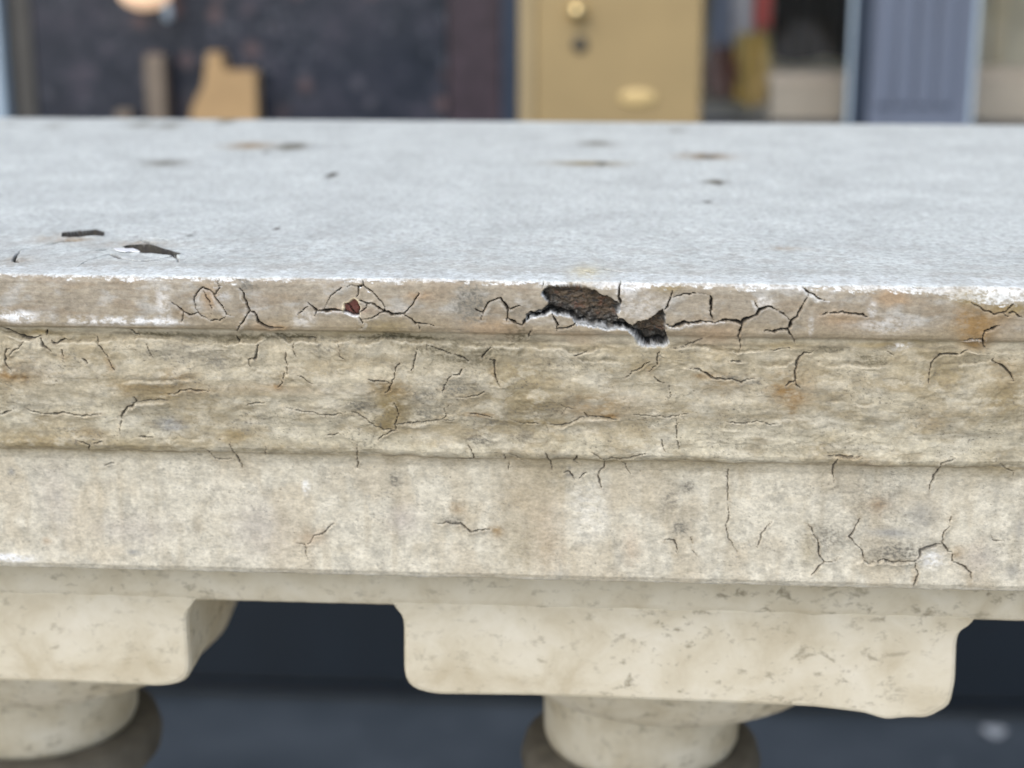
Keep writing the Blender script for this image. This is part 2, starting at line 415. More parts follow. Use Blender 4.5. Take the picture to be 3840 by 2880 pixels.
(0.711, 0.1, [(20.83, 49.09), (22.45, 50.16), (23.41, 51.16), (25.99, 50.91), (28.41, 52.0), (31.76, 50.59), (34.93, 49.31)]),
(0.571, 0.0, [(24.38, 52.42), (23.92, 55.14), (22.8, 56.01), (22.5, 57.99), (22.91, 59.78), (23.35, 61.39)]),
(0.571, 0.0, [(28.41, 52.3), (29.72, 53.71), (30.4, 55.61), (30.91, 57.26)]),
(0.427, 0.0, [(8.45, 49.52), (9.07, 51.44), (9.84, 53.1), (10.07, 56.3)]),
(0.427, 0, [(16.98, 50.08), (15.99, 52.92), (17.28, 53.84)]),
(0.432, 0.3, [(13.39, 57.12), (14.69, 56.91), (15.67, 58.15), (16.0, 59.22)]),
(0.287, 0, [(19.24, 56.81), (17.31, 59.01)]),
(0.428, 0.1, [(57.23, 54.46), (57.34, 60.77), (57.34, 65.0), (57.98, 69.19), (57.11, 72.03), (58.04, 75.18), (59.43, 77.62), (60.82, 79.9)]),
(0.654, 0.3, [(40.78, 76.32), (43.39, 76.25), (44.08, 77.66), (44.15, 80.14)]),
(0.283, 0, [(38.98, 45.37), (39.68, 47.49), (40.35, 48.85)]),
(0.282, 0, [(43.28, 45.28), (43.84, 48.09)]),
(0.508, 0, [(47.93, 75.08), (48.48, 77.19)]),
(0.509, 0, [(48.37, 78.97), (49.74, 80.71)]),
(0.36, 0, [(69.51, 69.97), (67.07, 73.55), (65.96, 78.17)]),
(0.635, 0.1, [(85.64, 50.24), (84.86, 53.66), (84.95, 56.61), (85.75, 58.82)]),
(0.493, 0.1, [(82.15, 49.69), (85.43, 49.73), (89.69, 49.78), (91.31, 49.49)]),
(0.561, 0.1, [(116.41, 49.13), (114.23, 50.12), (112.51, 50.66), (112.77, 53.3), (111.6, 55.57), (110.98, 57.86), (110.55, 60.46)]),
(0.72, 0.1, [(79.23, 70.49), (80.69, 72.83), (82.0, 75.36), (82.55, 77.55), (82.36, 79.03), (84.02, 81.75), (86.54, 81.57)]),
(0.435, 0, [(84.02, 81.75), (82.27, 83.83), (81.01, 85.72)]),
(0.362, 0, [(86.54, 81.5), (88.13, 79.8)]),
(0.646, 0.1, [(93.01, 68.52), (91.99, 71.09), (90.5, 74.23), (92.65, 76.56), (94.43, 78.35), (94.59, 80.92), (96.67, 81.97)]),
(0.723, 0.2, [(94.6, 81.11), (96.66, 81.79), (99.95, 80.6), (102.68, 81.27), (106.35, 80.99), (108.52, 80.93)]),
(1.011, 0.1, [(108.52, 80.93), (109.76, 79.43), (109.78, 77.41), (112.39, 76.43), (115.32, 75.44)]),
(0.715, 0.1, [(117.22, 67.57), (116.61, 70.49), (115.28, 72.71), (115.3, 75.26), (116.81, 77.6), (118.32, 77.74)]),
(0.578, 0.1, [(108.52, 80.93), (108.82, 82.76), (109.28, 84.6), (108.61, 88.47)]),
(0.576, 0.1, [(118.32, 77.74), (118.49, 79.94), (118.36, 80.49), (121.13, 81.71), (123.64, 83.85), (123.91, 86.43)]),
(0.351, 0, [(127.93, 50.44), (129.59, 52.29), (132.19, 54.14)]),
(0.353, 0, [(132.19, 54.14), (132.29, 55.88)]),
(0.286, 0, [(128.07, 72.76), (128.7, 74.38), (131.53, 74.42)]),
(0.426, 0.3, [(-116.63, -2.97), (-116.39, -5.19), (-115.16, -6.51), (-113.37, -8.2), (-108.44, -6.31), (-103.7, -5.43), (-99.89, -5.51), (-96.37, -6.87), (-94.37, -7.57), (-91.3, -5.03)]),
(0.446, 0.1, [(-118.18, -9.46), (-114.39, -10.57), (-112.08, -10.96)]),
(0.38, 0, [(-111.98, -12.72), (-110.19, -14.2), (-103.78, -12.17)]),
(0.518, 0.2, [(-144.41, -8.27), (-140.46, -8.69), (-138.54, -10.1), (-135.69, -11.55), (-132.29, -13.4), (-125.11, -13.54)]),
(0.576, 0.1, [(-138.02, -4.45), (-137.25, -5.43), (-139.15, -8.71)]),
(0.58, 0, [(-137.25, -5.43), (-134.05, -4.01)]),
(0.465, 0, [(-111.54, -15.64), (-102.09, -14.35), (-98.82, -15.88), (-97.72, -18.16)]),
(0.281, 0, [(17.79, -3.89), (20.06, -3.0)]),
(0.21, 0, [(18.44, -3.67), (23.14, -4.7), (26.34, -3.82), (30.13, -2.97)]),
(0.27, 0.3, [(100.85, -0.16), (102.43, 0.18), (104.64, 0.39)]),
]
STAINS = [
(-62.5, 30.84, 1.58, 1.18, 'rust', 0.9),
(-32.2, 31.42, 5.24, 2.74, 'rust', 0.6),
(-32.7, 31.83, 1.57, 1.18, 'rust', 0.8),
(-30.9, 37.58, 2.11, 4.6, 'rust', 0.45),
(-33.7, 42.65, 4.6, 2.41, 'olive', 0.7),
(-39.7, 36.5, 4.22, 2.12, 'grey', 0.6),
(-92.0, 32.21, 9.17, 3.56, 'rust', 0.35),
(-92.9, 33.82, 1.41, 0.81, 'rust', 0.5),
(-85.3, 32.47, 4.58, 0.48, 'rust', 0.8),
(-45.1, 19.38, 1.04, 2.14, 'rust', 0.4),
(-60.8, 13.56, 2.07, 0.59, 'rust', 0.9),
(-86.8, 9.59, 2.07, 1.43, 'rust', 0.35),
(-78.9, 5.56, 2.06, 3.13, 'tan', 0.7),
(-23.9, 4.43, 3.41, 1.04, 'tan', 0.8),
(-69.4, 1.95, 2.06, 2.08, 'grey', 0.6),
(-41.9, 8.55, 6.86, 0.71, 'red', 0.15),
(-64.3, 13.62, 4.83, 1.53, 'tan', 0.5),
(-33.0, 13.04, 7.56, 2.14, 'olive', 0.5),
(-78.9, 17.06, 10.44, 1.03, 'moss', 0.8),
(-57.8, 17.08, 9.02, 0.96, 'moss', 0.75),
(-28.1, 17.34, 11.06, 1.07, 'moss', 0.9),
(-40.2, 15.49, 17.27, 1.28, 'olive', 0.4),
(-65.9, 42.95, 10.67, 2.01, 'grey', 0.1),
(-92.7, 43.55, 5.72, 2.38, 'grey', 0.45),
(-74.2, 46.72, 3.22, 1.94, 'olive', 0.5),
(-49.8, 20.16, 6.25, 2.46, 'grey', 0.35),
(-62.0, 31.62, 14.04, 1.58, 'tan', 0.25),
(-24.4, 33.23, 4.55, 2.36, 'grey', 0.4),
(-23.9, 38.27, 7.04, 2.5, 'grey', 0.3),
(-77.9, 23.99, 2.1, 1.83, 'grey', 0.6),
(-87.2, 21.14, 5.93, 2.84, 'grey', 0.35),
(-10.9, 6.71, 3.72, 5.66, 'grey', 0.6),
(-11.5, 19.48, 5.65, 1.59, 'moss', 0.95),
(0.8, 14.84, 3.12, 2.85, 'moss', 0.6),
(-2.2, 12.03, 5.28, 1.61, 'rust', 0.35),
(-6.0, 13.45, 8.09, 2.97, 'tan', 0.5),
(15.8, 15.03, 7.78, 2.06, 'tan', 0.35),
(22.2, 33.8, 12.01, 3.21, 'rust', 0.35),
(25.7, 38.32, 2.86, 0.84, 'rust', 0.9),
(-9.3, 38.53, 4.79, 0.69, 'rust', 0.8),
(6.4, 36.83, 6.99, 3.05, 'grey', 0.45),
(-5.3, 26.0, 0.94, 1.98, 'rust', 0.45),
(33.3, 23.68, 5.32, 2.3, 'olive', 0.5),
(35.2, 24.3, 1.25, 0.98, 'rust', 0.4),
(48.6, 25.7, 1.87, 0.82, 'rust', 0.5),
(40.1, 22.2, 3.74, 1.35, 'olive', 0.3),
(3.1, 40.71, 15.98, 1.13, 'olive', 0.5),
(2.4, 45.15, 3.21, 1.79, 'grey', 0.5),
(-13.2, 30.94, 8.23, 5.13, 'grey', 0.35),
(40.2, 1.59, 3.99, 0.93, 'olive', 0.6),
(-5.5, 40.9, 3.84, 1.5, 'grey', 0.4),
(8.3, 22.77, 5.02, 3.93, 'grey', 0.3),
(2.0, 20.21, 2.82, 1.27, 'moss', 0.4),
(117.8, 10.38, 5.29, 4.29, 'rust', 1.0),
(117.2, 15.04, 3.42, 2.02, 'rust', 0.9),
(113.7, 4.99, 2.26, 2.29, 'rust', 0.5),
(116.5, 2.66, 5.65, 2.29, 'olive', 0.9),
(125.6, 5.58, 5.27, 1.52, 'olive', 0.9),
(122.8, 7.57, 4.53, 2.32, 'rust', 0.4),
(96.1, 3.34, 4.53, 1.91, 'tan', 0.9),
(83.3, 8.96, 5.69, 2.35, 'tan', 0.6),
(52.1, 13.94, 6.89, 4.11, 'tan', 0.5),
(70.4, 29.45, 2.71, 1.68, 'rust', 0.95),
(74.0, 31.78, 2.33, 1.74, 'rust', 0.7),
(71.7, 30.52, 6.2, 4.6, 'rust', 0.35),
(72.8, 35.43, 1.56, 2.75, 'rust', 0.5),
(54.6, 28.68, 6.21, 4.07, 'rust', 0.25),
(51.4, 25.87, 3.87, 1.01, 'rust', 0.6),
(91.7, 20.24, 5.75, 2.14, 'moss', 0.5),
(111.6, 23.99, 6.52, 4.43, 'olive', 0.5),
(127.3, 25.72, 4.21, 5.68, 'rust', 0.4),
(124.6, 21.27, 3.05, 1.57, 'rust', 0.5),
(108.5, 38.41, 4.67, 2.77, 'rust', 0.3),
(81.8, 32.06, 1.16, 5.1, 'grey', 0.2),
(69.4, 16.62, 11.51, 1.26, 'olive', 0.5),
(95.9, 15.62, 11.45, 0.95, 'olive', 0.6),
(82.8, 45.36, 3.94, 3.45, 'olive', 0.3),
(88.5, 49.75, 3.16, 0.5, 'rust', 0.6),
(61.5, 27.32, 2.32, 0.57, 'grey', 0.9),
(56.1, 26.12, 2.32, 0.49, 'grey', 0.8),
(80.9, 17.28, 4.22, 0.72, 'moss', 0.8),
(-133.9, 29.08, 2.25, 1.38, 'rust', 1.0),
(-130.3, 29.37, 1.29, 1.4, 'rust', 0.6),
(-136.1, 28.76, 1.93, 2.04, 'rust', 0.6),
(-106.7, 26.21, 1.28, 1.0, 'rust', 0.9),
(-107.6, 23.89, 0.96, 1.67, 'rust', 0.4),
(-119.2, 23.07, 1.92, 1.69, 'rust', 0.35),
(-99.9, 31.66, 9.62, 1.44, 'rust', 0.4),
(-88.2, 28.92, 3.83, 3.37, 'rust', 0.35),
(-103.0, 33.16, 0.96, 1.45, 'rust', 0.6),
(-92.3, 43.66, 3.25, 1.62, 'slate', 0.8),
(-114.1, 47.01, 4.9, 1.77, 'rust', 0.35),
(-75.0, 46.54, 3.25, 1.78, 'olive', 0.6),
(-132.1, 49.84, 11.49, 3.18, 'olive', 0.45),
(-103.9, 50.95, 10.48, 2.74, 'olive', 0.4),
(-124.5, 16.62, 7.95, 1.06, 'olive', 0.7),
(-81.0, 17.11, 15.82, 0.88, 'moss', 0.7),
(-132.0, 26.65, 2.89, 1.01, 'grey', 0.6),
(-119.1, 28.44, 9.62, 2.02, 'white', 0.1),
(-85.4, 21.43, 6.35, 2.93, 'grey', 0.4),
(-77.5, 23.36, 3.18, 3.34, 'grey', 0.4),
(-96.4, 21.97, 3.82, 1.36, 'grey', 0.3),
(-15.8, 68.51, 2.17, 1.95, 'rust', 0.6),
(-4.9, 74.89, 2.0, 1.95, 'rust', 0.8),
(-17.6, 72.07, 2.9, 1.17, 'grey', 0.7),
(-56.4, 78.13, 4.03, 2.77, 'tan', 0.5),
(0.2, 71.25, 5.07, 23.14, 'olive', 0.16),
(-9.5, 45.59, 4.25, 2.35, 'grey', 0.5),
(-57.3, 63.24, 1.09, 2.34, 'white', 0.5),
(-32.7, 60.3, 2.17, 2.77, 'grey', 0.5),
(-30.8, 71.99, 4.36, 4.31, 'mauve', 0.5),
(-24.0, 52.76, 10.73, 2.0, 'rust', 0.2),
(8.9, 76.05, 4.95, 11.32, 'tan', 0.35),
(31.7, 79.04, 2.64, 5.68, 'tan', 0.4),
(20.7, 68.67, 5.57, 9.2, 'white', 0.15),
(14.7, 55.6, 0.45, 0.77, 'slate', 0.7),
(14.7, 57.81, 1.3, 0.65, 'slate', 0.7),
(1.0, 62.1, 6.54, 17.72, 'tan', 0.15),
(25.3, 52.14, 6.45, 1.46, 'olive', 0.5),
(44.9, 72.68, 2.29, 2.12, 'grey', 0.7),
(41.8, 64.66, 3.26, 4.21, 'grey', 0.35),
(46.5, 60.67, 1.62, 2.13, 'grey', 0.5),
(97.9, 64.59, 2.02, 1.08, 'rust', 0.6),
(97.9, 64.77, 3.36, 2.89, 'tan', 0.5),
(119.5, 78.08, 1.69, 1.83, 'rust', 0.6),
(94.2, 63.41, 13.45, 9.44, 'grey', 0.25),
(103.5, 78.49, 8.14, 3.66, 'grey', 0.6),
(79.6, 77.62, 2.38, 5.49, 'olive', 0.4),
(84.8, 74.56, 5.09, 4.74, 'grey', 0.4),
(113.0, 80.08, 3.39, 2.93, 'white', 0.5),
(108.7, 85.36, 1.02, 2.95, 'rust', 0.4),
(94.8, 51.7, 7.3, 2.45, 'rust', 0.25),
(109.4, 67.4, 3.7, 4.33, 'slate', 0.4),
(125.3, 79.76, 5.08, 4.74, 'mauve', 0.4),
(135.5, 70.39, 1.34, 4.33, 'slate', 0.4),
(134.6, 83.19, 2.03, 2.2, 'slate', 0.4),
(101.4, 72.69, 6.08, 1.46, 'slate', 0.6),
(-139.3, 60.39, 1.0, 1.1, 'slate', 0.6),
(-127.3, 68.22, 5.01, 11.94, 'mauve', 0.3),
(-106.5, 76.72, 11.06, 4.69, 'mauve', 0.35),
(-142.3, 86.36, 6.77, 1.29, 'white', 0.9),
(-106.7, 83.61, 2.02, 0.91, 'slate', 0.6),
(-131.2, 80.96, 1.35, 1.09, 'tan', 0.5),
(99.2, 16.52, 2.67, 1.27, 'white', 0.7),
(76.2, 10.64, 0.68, 2.75, 'white', 0.4),
(91.4, 6.48, 1.14, 2.31, 'white', 0.4),
(95.4, 10.34, 7.59, 2.35, 'white', 0.3),
(64.3, 4.95, 3.04, 1.54, 'white', 0.35),
(-130.0, 11.5, 5.38, 1.64, 'white', 0.9),
(-102.7, 12.38, 15.76, 1.3, 'white', 0.6),
(-93.1, 12.56, 6.3, 0.98, 'white', 0.7),
(-90.9, 8.22, 2.07, 5.28, 'white', 0.4),
(-54.4, 11.23, 3.1, 2.13, 'white', 0.35),
(-75.1, 5.51, 2.06, 1.39, 'white', 0.4),
(29.5, 1.74, 3.69, 1.87, 'white', 0.6),
(18.5, -3.2, 4.1, 2.72, 'cream', 0.8),
(32.7, 6.7, 7.08, 3.44, 'white', 0.25),
(-122.9, -76.0, 9.54, 3.09, 'tan', 1.3),
(-105.9, -75.61, 5.71, 3.08, 'grey', 1.3),
(-144.8, -60.76, 8.29, 2.67, 'grey', 0.7),
(-76.6, -52.88, 1.58, 1.79, 'dark', 1.0),
(-74.9, -20.69, 0.94, 0.62, 'dark', 0.8),
(-152.1, -101.43, 4.28, 3.19, 'grey', 1.0),
(-187.1, -96.27, 5.6, 3.06, 'grey', 0.7),
(-173.5, -95.32, 5.57, 3.7, 'grey', 0.7),
(-224.4, -93.81, 4.87, 3.34, 'grey', 0.4),
(-245.2, -94.62, 3.49, 0.85, 'dark', 0.6),
(-112.7, -70.56, 1.24, 1.61, 'dark', 0.6),
(-128.6, -14.2, 4.97, 0.99, 'tan', 0.9),
(-98.1, -16.64, 1.37, 0.66, 'dark', 0.6),
(-108.5, -12.43, 11.58, 1.79, 'tan', 0.5),
(-135.9, -4.81, 4.66, 2.17, 'tan', 0.5),
(-136.6, -14.41, 6.79, 2.12, 'tan', 0.5),
(60.1, -70.17, 9.88, 2.32, 'tan', 1.4),
(60.9, -69.8, 4.48, 1.55, 'dark', 0.7),
(14.7, -63.6, 13.09, 1.83, 'olive', 0.8),
(20.0, -63.7, 2.44, 1.46, 'dark', 0.8),
(60.3, -50.74, 3.57, 1.59, 'grey', 1.0),
(61.3, -49.8, 1.45, 0.95, 'dark', 0.8),
(17.3, -80.91, 7.59, 2.58, 'grey', 0.7),
(-76.8, -52.66, 2.0, 1.32, 'dark', 0.7),
(55.5, -37.86, 1.36, 0.83, 'dark', 0.7),
(74.1, -14.19, 6.5, 1.02, 'tan', 0.5),
(50.8, -94.52, 4.03, 1.95, 'grey', 0.6),
(1.4, 25.25, 7.25, 5.12, 'olive', 0.5),
(3.8, 34.56, 9.74, 8.09, 'olive', 0.45),
(2.2, 60.04, 11.28, 16.34, 'olive', 0.16),
(1.5, 79.13, 7.62, 8.2, 'olive', 0.2),
(-32.5, 36.83, 4.91, 6.41, 'olive', 0.7),
(-11.9, 20.95, 7.23, 2.69, 'moss', 0.8),
(-17.9, 19.22, 14.47, 1.46, 'moss', 0.6),
(72.8, 27.75, 5.99, 5.7, 'rust', 0.35),
(128.3, 52.32, 7.33, 4.1, 'olive', 0.5),
(-129.4, 27.56, 7.39, 5.2, 'rust', 0.3),
(-96.2, 32.37, 13.55, 3.45, 'olive', 0.35),
(-70.9, 75.43, 7.68, 8.25, 'mauve', 0.4),
(22.0, 37.1, 10.97, 3.64, 'rust', 0.3),
(105.9, 20.81, 9.48, 6.33, 'olive', 0.35),
(126.7, 30.66, 7.15, 7.63, 'olive', 0.45),
(46.9, 20.59, 14.34, 3.03, 'olive', 0.35),
(-117.4, 50.01, 22.65, 2.73, 'olive', 0.4),
(-57.7, 50.13, 19.97, 2.46, 'olive', 0.3),
(48.1, 52.92, 14.83, 3.02, 'olive', 0.35),
(11.0, 54.01, 11.2, 8.58, 'olive', 0.3),
]
LEDGES = [
(0.9, 4.0, [(-139.38, 17.33), (-125.14, 18.55), (-114.44, 18.73), (-93.1, 18.21), (-90.97, 18.0), (-88.15, 18.49), (-84.25, 18.25), (-80.01, 18.18), (-77.89, 17.97), (-73.32, 18.43), (-67.68, 18.16), (-64.79, 16.81), (-62.99, 16.31), (-60.62, 17.33), (-58.55, 18.37), (-56.44, 18.16), (-55.04, 17.85), (-51.54, 18.26), (-48.74, 18.03), (-44.54, 17.79), (-42.8, 18.11), (-40.37, 19.31), (-38.27, 18.92), (-33.38, 18.21), (-28.16, 18.76), (-22.94, 18.15), (-15.59, 18.38)]),
(0.7, 4.0, [(-15.59, 18.11), (-11.81, 18.05), (-7.72, 18.46), (-0.5, 18.5), (4.52, 19.22), (8.28, 19.31), (11.73, 19.41), (15.49, 19.99), (17.67, 19.63), (19.84, 18.97), (22.01, 18.04), (25.75, 18.08)]),
(0.5, 3.2, [(-4.57, 20.31), (-1.12, 20.1), (2.03, 21.18), (4.54, 20.8)]),
(0.6, 4.0, [(15.18, 20.78), (17.69, 21.58), (19.26, 22.06), (22.69, 22.0), (25.19, 21.79), (27.38, 22.6), (29.58, 23.07)]),
(0.6, 4.0, [(40.04, 17.85), (43.73, 16.76), (46.82, 16.88), (49.95, 17.84), (54.94, 19.34)]),
(0.5, 4.0, [(40.13, 21.52), (42.32, 22.33), (44.86, 23.8), (47.09, 25.73)]),
(0.6, 3.2, [(46.54, 17.03), (48.88, 18.21), (51.96, 18.75), (55.79, 18.69), (61.9, 18.32), (66.08, 17.86)]),
(0.6, 4.0, [(77.22, 20.09), (79.24, 22.3), (82.7, 22.66), (86.83, 21.95), (91.8, 22.28), (96.31, 21.78), (97.9, 19.94)]),
(0.4, 3.2, [(62.04, 22.19), (65.91, 22.96), (69.73, 22.89), (71.94, 21.38), (74.19, 20.53)]),
(0.4, 3.2, [(55.49, 21.34), (59.32, 21.27), (62.01, 21.56)]),
(0.5, 3.2, [(103.58, 16.87), (109.17, 16.34), (114.85, 16.67), (122.48, 17.79), (130.42, 17.66)]),
(0.5, 3.2, [(111.42, 21.5), (117.04, 21.19), (122.59, 19.73)]),
(0.4, 2.4000000000000004, [(80.28, 32.97), (85.62, 32.42), (91.46, 33.39), (97.06, 31.75)]),
(0.5, 3.2, [(-105.36, 31.04), (-101.31, 29.89), (-93.21, 30.09), (-81.73, 28.8)]),
(0.4, 3.2, [(-93.56, 25.37), (-90.71, 25.32), (-87.82, 24.53)]),
(0.5, 3.2, [(-53.75, 22.06), (-51.58, 20.71), (-49.1, 18.74), (-46.29, 17.99)]),
(0.5, 3.2, [(-40.37, 19.31), (-39.04, 22.18), (-36.3, 23.46), (-33.48, 22.84)]),
(0.4, 2.4000000000000004, [(-56.67, 30.72), (-55.39, 32.67), (-53.29, 33.02), (-50.7, 31.39)]),
(0.6, 4.0, [(9.5, 42.26), (12.7, 42.0), (14.62, 41.2), (17.48, 39.83), (19.39, 39.04), (23.84, 39.13), (27.34, 39.98)]),
(0.5, 3.2, [(-31.2, 42.6), (-27.98, 42.4), (-23.69, 41.68), (-16.13, 40.68)]),
(0.5, 3.2, [(94.62, 81.47), (96.69, 82.34), (99.98, 81.08), (102.71, 81.74), (108.55, 81.37)]),
(0.6, 3.2, [(-105.59, 40.91), (-103.84, 38.97), (-100.92, 36.96), (-97.22, 36.29), (-89.05, 36.31)]),
]
HOLE = [(7.37, 3.14), (8.13, 2.51), (9.52, 2.02), (11.04, 1.21), (13.19, 0.71), (15.65, 0.58), (16.72, 0.28), (18.12, 0.86), (19.99, 1.87), (21.54, 2.63), (23.4, 3.69), (25.25, 4.45), (26.8, 5.05), (27.59, 6.14), (27.61, 7.73), (26.71, 8.86), (26.88, 9.81), (28.74, 10.26), (29.67, 10.73), (30.92, 11.51), (32.13, 10.53), (33.97, 10.18), (35.8, 9.51), (37.0, 8.22), (38.51, 7.24), (38.99, 7.87), (39.18, 9.46), (39.08, 11.38), (39.44, 13.35), (40.14, 15.9), (39.71, 17.19), (37.56, 17.73), (35.08, 17.93), (33.2, 17.31), (31.92, 15.66), (30.66, 13.9), (29.39, 12.49), (27.54, 12.36), (24.76, 12.73), (21.98, 12.29), (19.19, 11.85), (16.4, 11.57), (15.3, 9.83), (12.66, 9.39), (11.27, 9.09), (9.87, 8.47), (8.33, 9.14), (6.47, 9.81), (4.61, 10.16), (3.37, 11.14), (3.68, 9.05), (4.61, 8.39), (6.46, 8.05), (7.7, 7.71), (9.09, 6.41), (8.93, 5.46), (7.84, 4.23)]
RED = [(-43.95, 8.76), (-43.37, 6.63), (-42.85, 6.52), (-40.92, 5.54), (-40.07, 5.88), (-39.59, 7.46), (-39.84, 9.94), (-40.88, 10.03), (-42.25, 9.62)]
CHIP = [(-39.49, 2.3), (-38.12, 2.63), (-36.52, 3.85), (-37.62, 3.59), (-39.16, 3.09)]
TOPH1 = [(-136.34, -17.03), (-132.44, -17.87), (-128.45, -18.56), (-124.36, -17.42), (-122.81, -15.79), (-125.91, -16.1), (-129.7, -15.28), (-134.24, -15.2)]
TOPH2 = [(-112.52, -10.95), (-110.98, -11.68), (-107.13, -11.9), (-103.28, -11.13), (-99.0, -9.83), (-93.86, -8.25), (-95.4, -7.75), (-100.29, -8.32), (-105.04, -8.7), (-108.47, -9.99)]
TOPLIP = [(-113.92, -9.96), (-111.03, -9.87), (-108.47, -9.99), (-106.47, -9.28), (-105.29, -8.69), (-107.05, -8.59), (-108.17, -8.84), (-109.3, -8.55), (-111.29, -8.78), (-112.82, -9.29)]
ABACUS = [(-0.0845, 0.7985), (-0.0825, 0.7958), (-0.0805, 0.794), (-0.0798, 0.791), (-0.08, 0.775), (-0.079, 0.771), (-0.076, 0.769), (-0.071, 0.768), (-0.042, 0.7685), (0.013, 0.768), (0.04, 0.7675), (0.055, 0.766), (0.061, 0.764), (0.067, 0.765), (0.073, 0.765), (0.079, 0.769), (0.08, 0.777), (0.0795, 0.79), (0.0805, 0.7935), (0.0835, 0.7958), (0.0855, 0.7985)]


# ------------------------------------------------------------------ the coping: one weathered skin over the rail's profile
def spans(lst):
    out = [np.array([lst[0][0]])]
    for a, b, d in lst:
        n = max(1, int(round((b - a) / d)))
        out.append(np.linspace(a, b, n + 1)[1:])
    return np.concatenate(out).astype(np.float64)

S_ = spans([(S_MIN, -347, 8), (-347, -120, 1.5), (-120, -12, 0.55), (-12, 2, 0.26), (2, 90, 0.215), (90, 130, 0.6), (130, S_MAX, 8)])
X_ = spans([(-950, -330, 20), (-330, -158, 1.6), (-158, 146, 0.235), (146, 290, 1.6), (290, 950, 20)])
NX, NS = len(X_), len(S_)
print('grid', NX, NS, NX * NS * 2)
V_ = np.where(S_ < 0, S_ * 0.3, S_)
X, V = np.meshgrid(X_.astype(np.float32), V_.astype(np.float32), indexing='ij')
S = np.broadcast_to(S_.astype(np.float32), X.shape)
front = (S > 0).astype(np.float32)

# domain warp so that drawn lines wander like real fractures
WX = X + 0.30 * perlin(X / 1.7, V / 1.7, 40) + 0.12 * perlin(X / 0.6, V / 0.6, 41)
WV = V + (0.30 * perlin(X / 1.7, V / 1.7, 42) + 0.12 * perlin(X / 0.6, V / 0.6, 43)) * (0.35 + 0.65 * front)

def window(x0, x1, v0, v1, m):
    i0 = max(0, np.searchsorted(X_, x0 - m)); i1 = min(NX, np.searchsorted(X_, x1 + m) + 1)
    j0 = max(0, np.searchsorted(V_, v0 - m)); j1 = min(NS, np.searchsorted(V_, v1 + m) + 1)
    return slice(i0, i1), slice(j0, j1)

def seg_dist(px, pv, a, b):
    dx, dy = b[0] - a[0], b[1] - a[1]
    L2 = dx * dx + dy * dy + 1e-9
    t = np.clip(((px - a[0]) * dx + (pv - a[1]) * dy) / L2, 0, 1)
    ex, ey = px - a[0] - t * dx, pv - a[1] - t * dy
    return np.sqrt(ex * ex + ey * ey), t, ey

# the mouldings' lines wander: shift the profile along itself a little
def wander(c, amp, wl, reach, seed):
    return amp * fbm(X / wl, X * 0 + 0.5, 4, seed) * np.exp(-((S - c) / reach) ** 2)
S = S + wander(S_GROOVE, 2.6, 17, 4.0, 201) + wander(S_MOULD, 1.6, 21, 4.0, 205) + wander(S_LOW, 0.9, 15, 3.0, 209) + wander(0.5, 1.0, 13, 2.5, 213)
S = S.astype(np.float32)
# relief (mm outward) and colour
D = np.zeros(X.shape, np.float32)
zone_top = 1 - sst(-0.4, 0.4, S)
zone_fas = sst(-0.4, 0.4, S) * (1 - sst(14.0, 15.5, S + 0.6 * perlin(X / 9, V / 9, 3)))
zone_mol = sst(S_GROOVE - 0.7, S_GROOVE + 0.7, S) * (1 - sst(S_MOULD - 0.5, S_MOULD + 0.5, S))
zone_low = sst(S_MOULD - 0.5, S_MOULD + 0.5, S) * (1 - sst(S_LOW - 0.5, S_LOW + 0.5, S))
big = fbm(X / 30, V / 18, 3, 5)
mid = fbm(X / 6.5, V / 6, 4, 9, 0.5)
midd = fbm(X / 7.5, V / 6.5, 3, 9, 0.42)
strk = fbm(X / 12, V / 1.1, 4, 13)
fine = fbm(X / 1.3, S / 1.3, 3, 17)
vert = fbm(X / 2.2, V / 14, 3, 21)
D += zone_top * (0.10 * fbm(X / 10, S / 10, 3, 25) + 0.03 * fine)
D += zone_fas * (0.35 * big + 0.22 * mid + 0.07 * strk)
D += zone_mol * (1.0 * big + 0.48 * midd + 0.02 * strk + 0.035 * fine)
D += zone_low * (0.25 * big + 0.16 * midd + 0.035 * fine + 0.05 * fbm(X / 2.6, V / 2.6, 3, 23))
# the groove is choked with paint towards the right
D += 0.8 * np.exp(-((S - S_GROOVE - 0.2) / 1.8) ** 2) * sst(-5, 35, X + 22 * perlin(X / 9, V / 8, 27))
# soft arrises and a wandering edge line
D += (0.5 * fbm(X / 14, V * 0 + 2.0, 4, 29) + 0.5 * fbm(X / 60, V * 0, 2, 30)) * np.exp(-((S) / 2.0) ** 2)
D += 0.5 * fbm(X / 10, V * 0 + 5.0, 4, 31) * np.exp(-((S - S_LOW) / 1.6) ** 2)
D += 0.6 * fbm(X / 11, V * 0 + 7.0, 4, 33) * np.exp(-((S - S_MOULD) / 1.5) ** 2)
D += (0.7 * fbm(X / 13, V * 0 + 3.0, 4, 35) - 0.3) * np.exp(-((S - S_SOFFIT) / 2.2) ** 2)
# smooth lumps of paint on the moulding face
lump = fbm(X / 4.5, V / 3.2, 2, 51)
D += zone_mol * 0.18 * sst(0.10, 0.36, lump) * sst(-0.1, 0.25, fbm(X / 21, V / 12, 2, 53))
# flaking layers of paint: terraces with torn edges
flake = np.zeros(X.shape, np.float32)
tn = fbm(X / 12 + 0.25 * perlin(X / 4, V / 4, 63), V / 9, 3, 64, 0.5)
amt = zone_mol + 0.35 * zone_low + 0.25 * zone_fas
for th in (-0.20, 0.02, 0.24):
    gate = sst(-0.15, 0.15, fbm(X / 17, V / 10, 2, 65 + int(th * 100)))
    D += 0.12 * amt * gate * sst(-0.012, 0.018, tn - th)
    flake = np.maximum(flake, gate * np.exp(-((tn - th + 0.012) / 0.016) ** 2))
